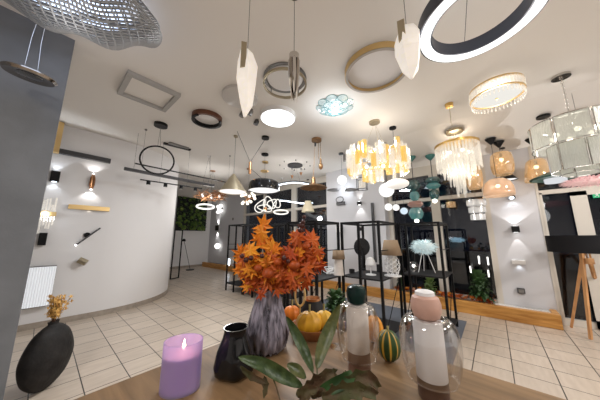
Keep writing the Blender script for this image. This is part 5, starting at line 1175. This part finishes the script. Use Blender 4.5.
# tiered glass pendant by window (458,212)
for i, (px, py, w_, lab) in enumerate([(477, 210, 8, 'small three tier crystal drum pendant before the window by the pillar'), (451, 205, 4, 'little golden drum pendant before the dark window')]):
    c = P(px, py, x=5.5 if i == 0 else 5.68); s = mpp(c); t = thing('small_drum_pendant', lab, 'pendant lamp', (c.x, c.y, ceil_z(c.x, c.y))); z0 = c.z-t.location.z
    for k in range(3 if i == 0 else 1):
        R = w_*s*(1-.12*k); zz = z0+(.14-.14*k if i == 0 else 0); obj('crystal_tier', MB().ring((0, 0, 0), R*.93, R, zz-.05, zz+.05, 28), M['crystal'] if i == 0 else M['amber'], t); obj('tier_band', MB().ring((0, 0, 0), R*.93, R*1.03, zz+.05, zz+.06, 28), M['chrome'] if i == 0 else M['gold'], t)
    cables(t, [((0, 0, 0), (0, 0, z0))]); canopy(t, .05, .02, M['chrome'])
# ---- teal glass totems
def totem(label, cpx, cpy, balls):
    p = PC(cpx, cpy); t = thing('glass_totem_pendant', label, 'pendant lamp', p, group='teal glass totem pendants'); Yd = p.x*ca+p.y*sa; s = mpp(Vector((p.x, p.y, 2)))
    obj('canopy', MB().lathe([(0, 0), (.10, 0), (.09, -.03), (.02, -.11), (0, -.11)], n=28), M['tealcap'], t); zl = 0
    for nm, py0, py1, w_, mt in balls:
        z1, z0 = zat(p, py0)-p.z, zat(p, py1)-p.z; R = w_*s/2; H_ = z1-z0; zl = z0
        o = obj(nm, MB().lathe([(.25*R, z1), (.75*R, z1-.12*H_), (R, z1-.42*H_), (R, z1-.6*H_), (.7*R, z1-.9*H_), (.25*R, z0)], n=32), mt, t)
    obj('bulb', MB().sphere((0, 0, zl-.02), .045, 12, 8), M['bulb'], t); obj('rod', MB().cyl((0, 0, -.1), (0, 0, zl), .009, n=8), M['dgrey'], t)
pinkg = thin('rose_glass', (.75, .5, .42), .18, .05, emit=.08, ecol=(1, .6, .5), diff=.5, dcol=(.50, .30, .24))
totem('tall teal glass totem pendant with one rose disc', 411, 157, [('upper_glass', 180, 191, 12, M['tealg']), ('long_glass', 191, 201, 9, M['tealp']), ('rose_disc', 201, 207.5, 14, pinkg), ('lower_ball', 207, 220, 13, M['tealp'])])
totem('shorter teal glass totem pendant nearest the crystal cascade', 430, 155.5, [('flat_glass', 177, 184, 14, M['tealg']), ('bulge_glass', 183, 189, 13, M['tealp']), ('lower_glass', 189, 200, 9, M['tealg'])])
# ---- white globes
def globe(label, px, py, r_, d, rz_=1, mt=None, cat='pendant lamp', cp_=True):
    c = P(px, py, d=d); s = mpp(c); t = thing('globe_pendant', label, cat, (c.x, c.y, ceil_z(c.x, c.y)), group='white globe pendants'); z0 = c.z-t.location.z; R = r_*s
    obj('globe', MB().sphere((0, 0, z0), (R, R, R*rz_), 32, 20), mt or M['opal'], t); cables(t, [((0, 0, -.02), (0, 0, z0+R*rz_))], M['black'], .003); canopy(t, .06, .03, M['black'])
opl = glow('opal_soft', (1, .98, .95), 1.15)
globe('white glowing globe pendant alone before the panel wall', 342, 180, 4.8, 5.0, mt=opl)
globe('largest white globe pendant under the golden glass chandelier', 386.5, 190, 7.2, 4.4, mt=opl)
globe('flat oval white ribbed glass pendant by the teal totem', 397, 184, 11, 3.75, .44, mt=M['alab'])
globe('small white globe pendant, first of the three low ones', 388.5, 207, 3.6, 5.2, mt=opl)
globe('small white globe pendant, middle of the three low ones', 396, 207.5, 3.2, 5.2, mt=opl)
globe('small pale blue globe pendant, last of the three low ones', 404, 211, 3.4, 5.2, mt=glow('opal_blue', (.75, .88, 1), .9))
# lantern on the panel side
c = P(362, 184, d=4.6); s = mpp(c); t = thing('crystal_lantern_pendant', 'small black framed crystal lantern pendant under the golden chandelier', 'pendant lamp', (c.x, c.y, ROOMH), .3); z0 = c.z-ROOMH; R = 4.5*s; hh = 5.5*s
mb = MB()
for a in (-R, R):
    for b in (-R, R): mb.box((a, b, z0), (.012, .012, hh*2))
for z_ in (-hh, hh): mb.bx(-R, R, -R-.006, -R+.006, z0+z_-.006, z0+z_+.006).bx(-R, R, R-.006, R+.006, z0+z_-.006, z0+z_+.006).bx(-R-.006, -R+.006, -R, R, z0+z_-.006, z0+z_+.006).bx(R-.006, R+.006, -R, R, z0+z_-.006, z0+z_+.006)
obj('frame', mb, M['black'], t, smooth=0); 
for k in range(4): obj('crystal', MB().cyl((R*.5*math.cos(k*1.57), R*.5*math.sin(k*1.57), z0-hh*.7), (R*.5*math.cos(k*1.57), R*.5*math.sin(k*1.57), z0+hh*.7), .022, n=8), M['crystalw'], t)
cables(t, [((0, 0, 0), (0, 0, z0+hh))]); canopy(t, .05, .02, M['black'])
p = P(345, 157, z=ROOMH); 
# small speaker-like canopy
p = P(345, 158, d=4.9); t = thing('cylinder_pendant', 'tiny grey cylinder pendant near the ceiling above the lone globe', 'pendant lamp', (p.x, p.y, ROOMH)); obj('cylinder', MB().cyl((0, 0, p.z-ROOMH-.08), (0, 0, p.z-ROOMH+.08), .04, n=20), M['grmetal'], t); cables(t, [((0, 0, 0), (0, 0, p.z-ROOMH+.08))])
